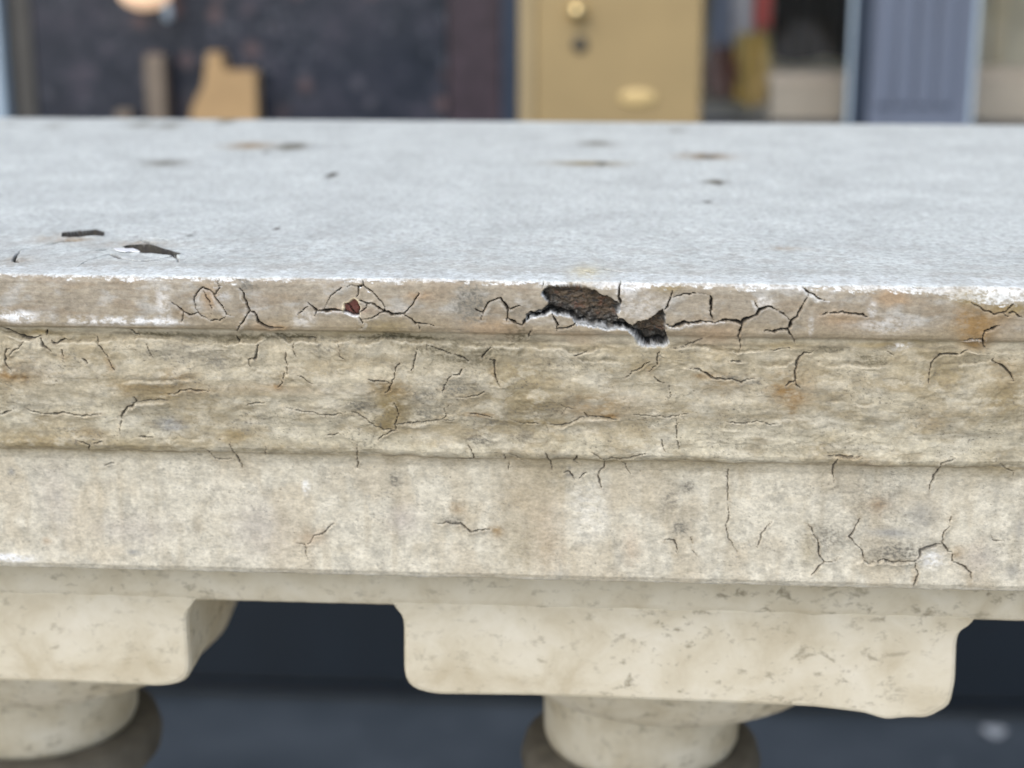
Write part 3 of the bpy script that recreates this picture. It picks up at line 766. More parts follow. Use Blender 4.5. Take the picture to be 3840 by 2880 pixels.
# pits
pit = perlin(X / 0.9, V / 0.7, 57)
pm = sst(0.0, 0.35, fbm(X / 13, V / 9, 2, 59))
pits = sst(0.68, 0.85, pit) * pm * (zone_mol + zone_low * 0.8 + 0.3 * zone_fas)
D -= 0.22 * pits

# ledges: torn edges of the paint film, the layer below the line standing proud
lipmask = np.zeros(X.shape, np.float32)
under = np.zeros(X.shape, np.float32)
for h, L, pts in LEDGES:
    xs = np.array([p[0] for p in pts]); vs_ = np.array([p[1] for p in pts])
    o = np.argsort(xs); xs = xs[o]; vs_ = vs_[o]
    wi, wj = window(xs[0], xs[-1], vs_.min(), vs_.max(), L * 2.5)
    x = WX[wi, wj]; v = WV[wi, wj]
    line = np.interp(x, xs, vs_) + 0.25 * perlin(x / 1.1, x * 0 + 3.1, 61)
    ends = sst(0, 4, x - xs[0]) * sst(0, 4, xs[-1] - x)
    t = v - line
    st = sst(-0.12, 0.16, t) * np.exp(-np.clip(t, 0, None) / L) * ends
    brk = sst(-0.35, 0.1, perlin(x / 6, x * 0 + h * 40 + xs[0], 62))
    ends = ends * (0.25 + 0.75 * brk); st = st * (0.25 + 0.75 * brk)
    D[wi, wj] += 1.15 * h * st
    D[wi, wj] -= 0.5 * h * np.exp(-((t + 0.5) / 0.6) ** 2) * ends
    lipmask[wi, wj] = np.maximum(lipmask[wi, wj], np.exp(-((t - 0.35) / 0.35) ** 2) * ends)
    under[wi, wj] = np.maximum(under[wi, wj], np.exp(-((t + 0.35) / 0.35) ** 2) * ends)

# cracks
crack = np.zeros(X.shape, np.float32)
halo = np.zeros(X.shape, np.float32)
rnd = random.Random(3)
for w, lip, pts in CRACKS:
    half = max(w * 0.44, 0.02) * (2.6 if pts[0][1] < -0.5 else 1.0)
    n = len(pts) - 1
    # refine with jitter
    fp = [pts[0]]
    for a, b in zip(pts[:-1], pts[1:]):
        L = math.hypot(b[0] - a[0], b[1] - a[1])
        k = max(1, int(L / 1.4))
        for q in range(1, k):
            t = q / k
            fp.append((a[0] + (b[0] - a[0]) * t + rnd.gauss(0, 0.05), a[1] + (b[1] - a[1]) * t + rnd.gauss(0, 0.05)))
        fp.append(b)
    tot = len(fp) - 1
    for q in range(tot):
        a, b = fp[q], fp[q + 1]
        wi, wj = window(min(a[0], b[0]), max(a[0], b[0]), min(a[1], b[1]), max(a[1], b[1]), 2.6)
        if wi.start >= wi.stop or wj.start >= wj.stop: continue
        d, t, ey = seg_dist(WX[wi, wj], WV[wi, wj], a, b)
        u = (q + t) / tot
        wv = 0.72 + 0.62 * math.sin(q * 0.9 + w * 40) * math.sin(q * 0.41 + 1 + w * 9) + 0.2 * rnd.random(); wv = max(0.25, wv)
        tap = np.clip(3.5 * np.minimum(u, 1 - u) + 0.15, 0.15, 1)
        hw = half * tap * wv
        he = np.maximum(hw, 0.15)
        c = np.clip(1.15 - d / he, 0, 1) * np.clip(hw / he + 0.30, 0, 1)
        crack[wi, wj] = np.maximum(crack[wi, wj], c)
        halo[wi, wj] = np.maximum(halo[wi, wj], np.exp(-(d / 1.1) ** 2) * min(1, w / 0.6))
        tl = np.tanh((ey + 0.6 * (WX[wi, wj] - a[0] - t * (b[0] - a[0]))) / 0.3) * np.exp(-np.clip(d, 0, None) / 1.3) * (0.13 * min(1, w / 0.5)) / max(1, tot * 0.12)
        D[wi, wj] += (tl * np.exp(-(np.clip(d - 1.8, 0, None) / 0.4) ** 2)).astype(np.float32)
        if lip > 0:
            below = sst(hw, hw + 0.12, ey) * np.exp(-np.clip(ey - hw, 0, None) / 0.28) * (d < 1.2)
            lipmask[wi, wj] = np.maximum(lipmask[wi, wj], below * lip)
            D[wi, wj] += (0.10 * lip * below).astype(np.float32)
# cupped film beside fractures
D += 0.16 * np.maximum(halo - crack, 0)
deep = sst(0.15, 0.95, crack)
D -= (1.7 * (1 - zone_mol * 0.45 - zone_low * 0.5)) * deep * (0.3 + 0.7 * crack)

def poly_sdf(pts, m=3.0, wobble=0.0, seed=0, raw=False):
    xs = [p[0] for p in pts]; vs_ = [p[1] for p in pts]
    wi, wj = window(min(xs), max(xs), min(vs_), max(vs_), m)
    x = WX[wi, wj]; v = WV[wi, wj]
    if raw: x = X[wi, wj]; v = V[wi, wj]
    if wobble:
        x = x + wobble * perlin(x / 0.8, v / 0.8, seed); v = v + wobble * perlin(x / 0.8, v / 0.8, seed + 1)
    def sdf(x, v):
        dmin = np.full(x.shape, 1e9, np.float32); ins = np.zeros(x.shape, bool)
        for a, b in zip(pts, pts[1:] + pts[:1]):
            d, _, _ = seg_dist(x, v, a, b)
            dmin = np.minimum(dmin, d)
            if a[1] != b[1]:
                cond = ((a[1] > v) != (b[1] > v)) & (x < (b[0] - a[0]) * (v - a[1]) / (b[1] - a[1]) + a[0])
                ins ^= cond
        return np.where(ins, -dmin, dmin)
    return wi, wj, sdf, x, v

# ---- base colours
col = np.zeros(X.shape + (3,), np.float32)
def setc(c): return np.array(c, np.float32)
def mix(mask, c):
    global col
    m = np.clip(mask, 0, 1)[..., None]
    col += (setc(c) - col) * m
def mul(f):
    global col
    col *= f[..., None]
col[:] = setc((0.50, 0.45, 0.345))
mix(zone_top, (0.70, 0.72, 0.71))
mix(zone_fas, (0.38, 0.328, 0.255))
mix(zone_mol, (0.52, 0.465, 0.35))
mix(zone_mol * sst(34, 46, S + 4 * perlin(X / 13, V / 8, 70)), (0.58, 0.53, 0.41))
mix(zone_low, (0.61, 0.57, 0.475))
# top: brushed, pitted, worn
tb = fbm(X / 22, S / 22, 4, 71)
mul(1 + zone_top * 0.26 * tb)
mix(zone_top * 0.45 * sst(0.05, 0.5, fbm(X / 5, S / 5, 4, 73)), (0.75, 0.75, 0.76))
mix(zone_top * 0.45 * sst(0.06, 0.4, fbm(X / 3.2, S / 3.2, 4, 75, 0.7)), (0.42, 0.42, 0.42))
mix(zone_top * 0.6 * sst(0.05, 0.4, fbm(X / 1.6, S / 2.2, 4, 78, 0.7)), (0.82, 0.84, 0.85))
mix(zone_top * 0.5 * sst(0.02, 0.3, fbm(X / 2.2, S / 2.4, 4, 79, 0.75)), (0.42, 0.415, 0.41))
mix(zone_top * 0.2 * sst(0.0, 0.4, fbm(X / 40, S / 25, 3, 80)), (0.47, 0.47, 0.47))
mix(zone_top * 0.5 * sst(-26, -6, V) * sst(-0.05, 0.3, fbm(X / 9, S / 9, 4, 82)), (0.50, 0.48, 0.455))
mix(zone_top * 0.5 * sst(-9, -2.2, V + 1.5 * perlin(X / 8, V / 3, 76)) * (0.4 + 0.6 * sst(-0.2, 0.4, tb)), (0.52, 0.49, 0.45))
pt = perlin(X / 0.8, S / 1.0, 77)
mix(zone_top * 0.6 * sst(0.60, 0.75, pt) * sst(-0.1, 0.4, tb), (0.26, 0.24, 0.22))
# fascia, moulding, lower band mottling
fr = 1 - zone_top
mul(1 + fr * (0.16 * mid + 0.12 * big))
mix(zone_fas * 0.75 * sst(0.0, 0.45, fbm(X / 9, V / 5, 4, 81)), (0.47, 0.455, 0.425))
mix(zone_fas * 0.6 * sst(0.0, 0.4, fbm(X / 12, V / 4, 4, 83)), (0.33, 0.26, 0.18))
mix((zone_mol + zone_low * 0.5) * 0.6 * sst(0.0, 0.4, fbm(X / 11, V / 6, 4, 85)), (0.60, 0.565, 0.475))
mix((zone_mol + zone_low * 0.3) * 0.6 * sst(0.05, 0.4, fbm(X / 10, V / 5, 4, 87)), (0.40, 0.335, 0.225))
mix((zone_fas * 0.6 + zone_mol) * 0.2 * sst(0.15, 0.45, strk), (0.37, 0.32, 0.235))
mix((zone_fas + zone_mol) * 0.15 * sst(0.15, 0.45, -strk), (0.63, 0.60, 0.52))
mix(zone_low * 0.5 * sst(-0.05, 0.25, fbm(X / 6, V / 6, 5, 89, 0.7)), (0.70, 0.66, 0.56))
mix(zone_low * 0.65 * sst(0.03, 0.3, fbm(X / 5, V / 6, 5, 91, 0.7)), (0.45, 0.425, 0.36))
mix(zone_low * 0.5 * sst(0.0, 0.3, fbm(X / 18, V / 25, 3, 92)), (0.52, 0.45, 0.335))
mix(zone_low * 0.25 * sst(0.05, 0.4, fbm(X / 6, V / 40, 3, 22)), (0.44, 0.37, 0.255))
# yellowish tan band along the top of the lower fascia, and brown dirt line in the creases
e = np.exp(-np.clip(S - S_MOULD, 0, None) / (2.6 + 1.6 * perlin(X / 9, V * 0, 93))) * (S > S_MOULD)
mix(0.65 * e, (0.42, 0.36, 0.245))
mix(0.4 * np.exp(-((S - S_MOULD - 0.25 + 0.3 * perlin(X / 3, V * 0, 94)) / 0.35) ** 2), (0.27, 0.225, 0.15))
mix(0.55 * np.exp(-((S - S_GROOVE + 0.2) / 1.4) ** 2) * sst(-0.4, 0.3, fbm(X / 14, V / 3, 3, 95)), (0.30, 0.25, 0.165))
mix(sst(8.5, 13, S + 2.5 * perlin(X / 9, V / 4, 96)) * zone_fas * 0.75, (0.36, 0.295, 0.20))
# under part
bandz = sst(S_LOW - 0.2, S_LOW + 0.4, S)
mix(bandz, (0.60, 0.56, 0.44))
mul(1 + bandz * (0.12 * fbm(X / 9, V / 3, 3, 97)))
mix(bandz * 0.6 * sst(0.35, 0.6, fbm(X / 3.5, V / 2.2, 3, 98)), (0.25, 0.23, 0.17))

# soft stains drawn where they are on the stone
KIND = {'rust': (0.34, 0.215, 0.09), 'olive': (0.315, 0.245, 0.125), 'moss': (0.135, 0.118, 0.07), 'grey': (0.235, 0.22, 0.185),
        'tan': (0.43, 0.315, 0.205), 'slate': (0.36, 0.35, 0.325), 'white': (0.80, 0.81, 0.83), 'cream': (0.70, 0.62, 0.45),
        'mauve': (0.45, 0.405, 0.375), 'drab': (0.40, 0.285, 0.175), 'dark': (0.09, 0.08, 0.065), 'red': (0.40, 0.14, 0.10)}
spk = fbm(X / 1.1, V / 0.8, 4, 101, 0.7)
spk2 = fbm(X / 2.6, V / 1.6, 4, 103, 0.65)
for x0, v0, rx, rv, kind, st in STAINS:
    wi, wj = window(x0 - rx, x0 + rx, v0 - rv, v0 + rv, max(rx, rv) * 1.3)
    x = X[wi, wj] + rx * 0.35 * spk2[wi, wj]; v = V[wi, wj] + rv * 0.5 * spk2[wi, wj]
    r2 = ((x - x0) / rx) ** 2 + ((v - v0) / rv) ** 2
    m = np.exp(-r2 * 1.1) * st * (1.25 if v0 < 0 else (1.6 if v0 < 52 else 1.15))
    if kind == 'tan' and v0 < -0.5:
        kind = 'drab'; m = m * (0.6 + 0.8 * spk2[wi, wj])
    if kind in ('grey', 'moss', 'slate') and v0 > 0: m = m * 1.45
    if kind in ('grey', 'moss'):
        on_top = v0 < 0
        m = m * (1.0 if on_top else (0.35 + 1.1 * sst(-0.15, 0.3, spk[wi, wj])))
    elif kind == 'white':
        m = np.exp(-r2 ** 1.5) * st * (0.25 + 1.0 * sst(-0.25, 0.15, spk2[wi, wj] + 0.5 * spk[wi, wj]))
    elif kind == 'rust':
        m = m * (0.75 + 0.7 * spk2[wi, wj])
    m = np.clip(m, 0, 1)[..., None]
    col[wi, wj] += (setc(KIND[kind]) - col[wi, wj]) * m

# dirt clusters
fl = fbm(X / 0.95, V / 0.55, 3, 118, 0.7)
mix((zone_mol + 0.6 * zone_low + 0.35 * zone_fas) * 0.85 * sst(0.34, 0.46, fl) * sst(-0.12, 0.2, fbm(X / 15, V / 10, 3, 119)), (0.17, 0.15, 0.115))
mix(zone_mol * 0.5 * sst(0.0, 0.35, fbm(X / 24, V / 10, 4, 115, 0.6)), (0.37, 0.29, 0.165))
mix(zone_mol * 0.45 * sst(0.05, 0.3, fbm(X / 9, V / 5, 5, 116, 0.65)), (0.66, 0.61, 0.50))
mix(zone_mol * 0.4 * sst(0.05, 0.3, fbm(X / 7, V / 4, 5, 117, 0.65)), (0.33, 0.30, 0.235))
mix(zone_mol * 0.35 * (1 - sst(20, 30, S)), (0.42, 0.36, 0.25))
cl = sst(0.02, 0.38, fbm(X / 16, V / 9, 3, 105))
mix((zone_mol + 0.65 * zone_low + 0.4 * zone_fas) * 0.8 * cl * sst(0.16, 0.36, spk), (0.20, 0.185, 0.155))
cl2 = sst(0.0, 0.35, fbm(X / 11, V / 12, 3, 107))
mix((zone_mol * 0.7 + zone_low) * 0.6 * cl2 * sst(0.18, 0.5, fbm(X / 1.7, V / 1.2, 4, 109, 0.7)), (0.32, 0.31, 0.285))
mix(pits * 0.8, (0.15, 0.13, 0.10))

# chalky worn arris
aw = fbm(X / 7, V / 1.5, 4, 111); aw2 = fbm(X / 1.8, V / 0.9, 4, 112, 0.7)
XR = np.clip((X - 10) / 100, 0, 1)
lo = 0.75 + 1.6 * aw + 1.8 * aw2 + 0.7 * XR + 1.5 * np.exp(-((X - 27) / 5) ** 2) + 3.2 * np.exp(-((X - 122) / 12) ** 2)
hi = -2.5 + 2.0 * aw + 2.2 * aw2 - 0.5 * XR
arr = sst(hi - 1.1, hi + 0.3, V) * (1 - sst(lo - 0.1, lo + 0.3, V))
arr = arr * (0.35 + 0.65 * sst(-0.25, 0.1, spk2 + 0.8 * spk)) * (0.55 + 0.45 * sst(-0.35, 0.1, fbm(X / 15, V * 0, 2, 114)))
mix(arr * 0.85, (0.82, 0.84, 0.85))
# crest of lower band bottom edge
mix(0.6 * np.exp(-((S - S_LOW + 1.0) / 1.0) ** 2) * sst(-0.2, 0.2, fbm(X / 10, V, 3, 113)), (0.70, 0.685, 0.64))

mix(0.35 * halo * fr * sst(-0.2, 0.3, spk2), (0.33, 0.26, 0.17))
mix(flake * 0.32 * (zone_mol + 0.4 * zone_low + 0.2 * zone_fas) * sst(-0.3, 0.2, spk2), (0.24, 0.19, 0.115))
mix(lipmask * 0.55 * zone_mol, (0.62, 0.56, 0.44))  # lit ledge lips painted lighter, with pale broken edges at cracks
mix(lipmask * 0.95 * (zone_fas + zone_top) * (crack < 0.3), (0.82, 0.84, 0.86))
mix(under * 0.6 * zone_mol, (0.22, 0.185, 0.12))  # shade above the ledge lips painted into the colour
mix(sst(0.05, 0.8, crack) * (1 - 0.25 * zone_mol - 0.3 * zone_low), (0.07, 0.06, 0.05))

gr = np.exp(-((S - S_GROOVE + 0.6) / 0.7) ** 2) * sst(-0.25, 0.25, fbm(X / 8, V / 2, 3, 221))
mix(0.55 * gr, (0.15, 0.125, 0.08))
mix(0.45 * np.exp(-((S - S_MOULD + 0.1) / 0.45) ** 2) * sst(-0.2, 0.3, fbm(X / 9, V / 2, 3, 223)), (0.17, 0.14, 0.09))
# the big break: film and render gone, rough brown stone behind
core = np.zeros(X.shape, np.float32)
wi, wj, sdf, x, v = poly_sdf(HOLE, 5.0, 0.18, 121)
d0 = sdf(x, v)
XHM = sum(p[0] for p in HOLE) / len(HOLE)
dn = sdf(x, v + 1.15 + 0.8 * perlin(x / 2.4, v * 0, 122))            # positive close to the lower rim
up = sdf(x, v - 1.2)
rough = fbm(x / 1.3, v / 0.9, 4, 123, 0.65)
ins = 1 - sst(-0.10, 0.16, d0)
near_low = sst(-0.9, 0.5, dn)
depth = 1.5 + 1.2 * rough + 0.9 * sst(0, 2.5, -d0)
shelf = 0.05 + 0.6 * sst(-0.2, 0.4, fbm(x / 2.0, v / 2.0, 3, 129)) + 1.1 * np.exp(-((x - XHM) / 5) ** 2)
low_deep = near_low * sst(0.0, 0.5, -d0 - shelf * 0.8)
depth = depth * (1 - near_low) + near_low * (0.7 + 0.12 * rough) + 3.4 * low_deep * (0.95 + 0.15 * rough)
depth = np.clip(depth, 0.4, 8)
D[wi, wj] = D[wi, wj] * (1 - ins) - depth * ins
r2_ = fbm(x / 2.2, v / 1.3, 4, 125, 0.7)
cc = np.zeros(x.shape + (3,), np.float32) + setc((0.105, 0.074, 0.047))
def lm(cc, m, c): return cc + (setc(c) - cc) * np.clip(m, 0, 1)[..., None]
cc = lm(cc, sst(0.0, 0.45, r2_), (0.17, 0.125, 0.08))
cc = lm(cc, sst(0.0, 0.35, -r2_), (0.035, 0.033, 0.029))
cc = lm(cc, sst(0.15, 0.4, fbm(x / 3, v / 2, 3, 127)) * 0.7, (0.20, 0.10, 0.06))
cc = lm(cc, sst(0.2, 0.4, rough) * 0.5, (0.24, 0.23, 0.20))
gl = sst(0.0, 0.5, fbm(x / 1.2, v / 0.7, 3, 130))
cc = lm(cc, near_low * (1 - low_deep) * 0.95, (0.36, 0.37, 0.38))
cc = lm(cc, near_low * (1 - low_deep) * 0.8 * gl, (0.16, 0.155, 0.15))
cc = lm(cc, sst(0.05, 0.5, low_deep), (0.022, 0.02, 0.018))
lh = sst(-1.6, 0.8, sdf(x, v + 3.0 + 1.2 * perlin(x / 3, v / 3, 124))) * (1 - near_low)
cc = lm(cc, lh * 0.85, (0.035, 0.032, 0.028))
cc = lm(cc, lh * 0.8 * sst(0.0, 0.35, fbm(x / 1.6, v / 0.9, 4, 128, 0.7)), (0.20, 0.195, 0.18))
rim = 0.8 * np.exp(-((d0 + 0.0) / 0.11) ** 2) * sst(-0.2, 0.3, dn) * sst(-0.45, 0.0, fbm(x / 2.5, v / 2.5, 3, 132))
cin = sst(-0.05, 0.10, -d0 + 0.06 * (dn < 0))
c0 = col[wi, wj]
c0 = c0 + (cc - c0) * cin[..., None]
col[wi, wj] = lm(c0, rim * 1.1, (0.70, 0.73, 0.76))
core[wi, wj] = np.maximum(core[wi, wj], (d0 < -0.3))

# small chip with red primer
wi, wj, sdf, x, v = poly_sdf(RED, 3.0, 0.08, 131)
d0 = sdf(x, v); dn = sdf(x, v + 0.55)
ins = 1 - sst(-0.08, 0.12, d0)
D[wi, wj] = D[wi, wj] - ins * (0.7 + 1.6 * sst(-0.3, 0.2, dn))
c0 = lm(col[wi, wj], sst(-0.1, 0.1, -d0) * (1 - 0.9 * crack[wi, wj]), (0.15, 0.045, 0.032))
c0 = lm(c0, np.exp(-((d0 - 0.12) / 0.2) ** 2) * sst(-0.3, 0.3, sdf(x, v + 0.8)), (0.78, 0.80, 0.82))
c0 = lm(c0, np.exp(-((d0 - 0.15) / 0.25) ** 2) * sst(-0.3, 0.3, sdf(x, v - 0.8)), (0.70, 0.60, 0.42))
col[wi, wj] = c0
primer = np.zeros(X.shape, bool); primer[wi, wj] = d0 < -0.12

# two splits in the top
for P_, dp, seed in ((TOPH1, 3.0, 141), (TOPH2, 4.0, 151)):
    wi, wj, sdf, x, v = poly_sdf(P_, 2.0, 0.0, seed, True)
    d0 = sdf(x, v) + 0.02 + 0.16 * perlin(x / 2.6, v / 1.5, seed)
    ins = 1 - sst(-0.10, 0.08, d0)
    D[wi, wj] = D[wi, wj] - ins * (dp + 0.5 * fbm(x / 4, v / 2, 2, seed + 3)) + 0.35 * np.exp(-(d0 / 0.6) ** 2) * (1 - ins)
    c0 = lm(col[wi, wj], sst(-0.08, 0.08, 0.22 - d0), (0.035, 0.03, 0.025))
    c0 = lm(c0, 0.8 * sst(-0.05, 0.1, 0.2 - d0) * sst(0.0, 0.25, fbm(x / 5, v / 1.2, 3, seed + 5)), (0.07, 0.06, 0.045))
    col[wi, wj] = c0

col *= 1 + zone_top[..., None] * (setc((0.985, 1.01, 0.985)) - 1)
fm = (1 - zone_top)[..., None]
col = np.clip(col, 0.015, 0.9)
col = col * (1 - fm) + fm * (col * (np.clip(col.mean(-1, keepdims=True), 0.02, 1) / 0.47) ** 0.18) * setc((1.0, 1.0, 0.985))
col = np.clip(col, 0.015, 0.9)

# ---- positions
bs = np.interp(S_, PS, PY); bz = np.interp(S_, PS, PZ)
e_ = 0.6
ty = np.interp(S_ + e_, PS, PY) - np.interp(S_ - e_, PS, PY)
tz = np.interp(S_ + e_, PS, PZ) - np.interp(S_ - e_, PS, PZ)
ln = np.hypot(ty, tz) + 1e-12
ny, nz = tz / ln, -ty / ln
flip = 1.0
ny, nz = ny * flip, nz * flip
Dm = D * 0.001
Dm[:, S_ > 150] *= 0.3
VX = (X * 0.001).astype(np.float32)
BY = np.interp(S.ravel(), PS, PY).reshape(S.shape); BZ = np.interp(S.ravel(), PS, PZ).reshape(S.shape)
VY = (BY + ny[None, :] * Dm).astype(np.float32)
VZ = (BZ + nz[None, :] * Dm).astype(np.float32)

rail = empty('balustrade', (0, 0.174, 0.0))
tag(rail, 'cream painted stone balustrade with peeling cracked coping and turned balusters', 'balustrade')

OFF = np.array(rail.location, np.float32)
def grid_part(name, j0, j1, facemask=None, parent=rail, off=OFF):
    """faces between sample rows j0..j1 (optionally masked) as one mesh"""
    ii, jj = np.meshgrid(np.arange(NX - 1), np.arange(j0, j1), indexing='ij')
    ii = ii.ravel(); jj = jj.ravel()
    if facemask is not None:
        k = facemask[ii, jj]
        ii, jj = ii[k], jj[k]
    a = ii * NS + jj
    quads = np.stack([a, a + 1, a + NS + 1, a + NS], 1)
    used, inv = np.unique(quads.ravel(), return_inverse=True)
    co = np.stack([VX.ravel()[used], VY.ravel()[used], VZ.ravel()[used]], 1) - off
    me = bpy.data.meshes.new(name)
    n = len(quads)
    me.vertices.add(len(used)); me.vertices.foreach_set('co', co.astype(np.float32).ravel())
    me.loops.add(n * 4); me.loops.foreach_set('vertex_index', inv.astype(np.int32).ravel())
    me.polygons.add(n)
    me.polygons.foreach_set('loop_start', np.arange(0, n * 4, 4, dtype=np.int32))
    me.polygons.foreach_set('use_smooth', np.ones(n, bool))
    at = me.attributes.new('paint', 'FLOAT_COLOR', 'POINT')
    c = np.ones((len(used), 4), np.float32)
    c[:, :3] = col.reshape(-1, 3)[used]
    at.data.foreach_set('color', c.ravel())
    me.update(calc_edges=True)
    me.materials.append(MAT['coping'])
    o = bpy.data.objects.new(name, me)
    return link(o, parent)

jG = int(np.searchsorted(S_, S_GROOVE)); jM = int(np.searchsorted(S_, S_MOULD + 0.2)); jL = int(np.searchsorted(S_, S_LOW + 1.5))
corem = core[:-1, :-1] > 0.5
primm = primer[:-1, :-1]
MAT_UNDER = MAT['baluster']
t = grid_part('top_slab', 0, jG, ~(corem | primm))
grid_part('exposed_stone', 0, jG + 20, corem, t, OFF)['label'] = 'rough brown stone exposed in the large break'
grid_part('primer_patch', 0, jG, primm, t, OFF)['label'] = 'red brown primer where the paint chipped off'
grid_part('moulding', jG, jM, ~corem)
grid_part('lower_fascia', jM, jL)
ub = grid_part('underside_band', jL, NS - 1)
ub.data.materials[0] = MAT_UNDER

# ---- point on the skin for loose chips
def skin(x, v):
    i = int(np.argmin(abs(X_ - x))); j = int(np.argmin(abs(V_ - v)))
    return Vector((VX[i, j], VY[i, j], VZ[i, j])) , Vector((0, ny[j], nz[j]))

def chip(name, pts, mat, lift, thick, parent, tilt=0.0):
    n = len(pts)
    cv = sum(p[1] for p in pts) / n
    top, bot = [], []
    for k, (x, v) in enumerate(pts):
        s = v if v > 0 else v / 0.3
        y = np.interp(s, PS, PY); z = np.interp(s, PS, PZ)
        j = int(np.argmin(abs(S_ - s)))
        N = Vector((0, ny[j], nz[j]))
        l = lift + tilt * (v - cv)
        P = Vector((x * 0.001, y, z))
        bot.append(P + N * (l * 0.001)); top.append(P + N * ((l + thick) * 0.001))
    vs = [p - Vector(OFF) for p in top + bot]
    fs = [tuple(range(n)), tuple(range(2 * n - 1, n - 1, -1))] + [(k, k + n, (k + 1) % n + n, (k + 1) % n) for k in range(n)]
    me = bpy.data.meshes.new(name)
    me.from_pydata(vs, [], fs); me.update(); me.materials.append(mat)
    return link(bpy.data.objects.new(name, me), parent)

chip('paint_chip', CHIP, MAT['white_chip'], 0.05, 0.30, t)['label'] = 'bright white chip of exposed undercoat'
chip('paint_flake', TOPLIP, MAT['white_chip'], 0.3, 0.25, t)['label'] = 'white broken lip of paint beside the split'

# ------------------------------------------------------------------ balusters
def abacus_outline():
    """front outline seen in the photograph: rounded lower left, chipped lower right"""
    P = ABACUS
    return P

def make_baluster(cx, nx):
    # square block on top, front face y=.030, back y=.25
    P = abacus_outline()
    out = []
    for a, b in zip(P, P[1:] + P[:1]):
        L = math.hypot(b[0] - a[0], b[1] - a[1]); k = max(1, int(L / 0.0018))
        for q in range(k):
            tt = q / k
            out.append((a[0] + (b[0] - a[0]) * tt, a[1] + (b[1] - a[1]) * tt))
    n = len(out)
    # smooth the corners a little
    for _ in range(1):
        out = [((out[k - 1][0] + 2 * out[k][0] + out[(k + 1) % n][0]) / 4, (out[k - 1][1] + 2 * out[k][1] + out[(k + 1) % n][1]) / 4) for k in range(n)]
    mx = sum(p[0] for p in out) / n; mz = sum(p[1] for p in out) / n
    rings = [(0.0015, 0.0297), (0.0006, 0.0301), (0.0, 0.0315), (0.0, 0.09), (0.0, 0.15), (0.0, 0.2478), (0.0006, 0.2493), (0.0015, 0.25)]
    vs, fs = [], []
    for inset, y in rings:
        for (x, z) in out:
            dx, dz = mx - x, mz - z
            sx = (dx > 0) - (dx < 0); sz = (dz > 0) - (dz < 0)
            fx = min(1, abs(dx) / 0.07) ** 3; fz = min(1, abs(dz) / 0.013) ** 2
            vs.append((x + cx + sx * inset * fx, y, z + sz * inset * fz))
    for r in range(len(rings) - 1):
        for k in range(n):
            a, b = r * n + k, r * n + (k + 1) % n
            fs.append((a, b, b + n, a + n))
    fs.append(tuple(range(n - 1, -1, -1)))
    fs.append(tuple((len(rings) - 1) * n + k for k in range(n)))
    # shaft: drum under the block, then the vase
    prof = [(0.0, 0.775), (0.040, 0.775), (0.0362, 0.7462), (0.0358, 0.737), (0.0355, 0.728), (0.0355, 0.708), (0.0352, 0.7035), (0.034, 0.7005), (0.030, 0.700),
            (0.030, 0.684), (0.031, 0.675), (0.026, 0.668), (0.024, 0.655), (0.0245, 0.63), (0.028, 0.60), (0.035, 0.565), (0.045, 0.52), (0.053, 0.47), (0.056, 0.42),
            (0.054, 0.37), (0.047, 0.32), (0.036, 0.27), (0.029, 0.235), (0.028, 0.22), (0.036, 0.213), (0.040, 0.205), (0.036, 0.197), (0.034, 0.185), (0.044, 0.178), (0.05, 0.165), (0.05, 0.15), (0.0, 0.15)]
    sv, sf = lathe(prof, nx, 0.14)
    shaft = mesh_obj('baluster', sv, sf, MAT['baluster'], rail, True)
    bl = Vector(rail.location)
    def child(name, v_, f_, m_, sm):
        o = mesh_obj(name, [Vector(p) - bl for p in v_], f_, m_, None, sm)
        o.parent = shaft
        return o
    ab = child('square_capital', vs, fs, MAT['baluster'], False)
    # flaring cushion between block and drum
    cp = [(0.0, 0.771), (0.066, 0.771), (0.0665, 0.755), (0.0655, 0.746), (0.0625, 0.739), (0.056, 0.7325), (0.047, 0.7285), (0.0365, 0.727), (0.0, 0.727)]
    v_, f_ = lathe(cp, nx + 0.009, 0.140)
    child('cushion', v_, f_, MAT['baluster'], True)
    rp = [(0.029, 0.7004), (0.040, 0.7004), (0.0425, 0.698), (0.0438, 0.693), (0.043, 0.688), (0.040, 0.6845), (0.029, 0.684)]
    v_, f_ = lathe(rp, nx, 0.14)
    child('neck_ring', v_, f_, MAT['brownish'], True)['label'] = 'dark brownish ring round the neck'
    # square foot
    bm = bmesh.new(); box(bm, nx - 0.07 - bl.x, nx + 0.07 - bl.x, 0.07 - bl.y, 0.21 - bl.y, 0.121, 0.1495, 0.003)
    o = bm_obj('square_foot', bm, MAT['baluster']); o.parent = shaft
    return shaft, ab

sh, ab = make_baluster(0.0, -0.008)
sh.location.x = 0.046
PITCH = 0.2235
for k in (-3, -2, -1, 1, 2):
    c = sh.copy(); COL.objects.link(c); c.parent = rail
    c.location.x = 0.046 + PITCH * k
    for ch in list(sh.children):
        d = ch.copy(); COL.objects.link(d); d.parent = c
        if ch.name.startswith('square_capital') and k % 2:
            d.scale = (-1, 1, 1); d.location.x = 0.0
bm = bmesh.new(); box(bm, -0.95, 0.95, 0.02 - 0.174, 0.33 - 0.174, 0.0, 0.12, 0.004)
o = bm_obj('bottom_rail', bm, MAT['baluster']); o.parent = rail
# cast shadow-side joint line: mortar bed on the block tops
for k in (-3, -2, -1, 0, 1, 2):
    pass

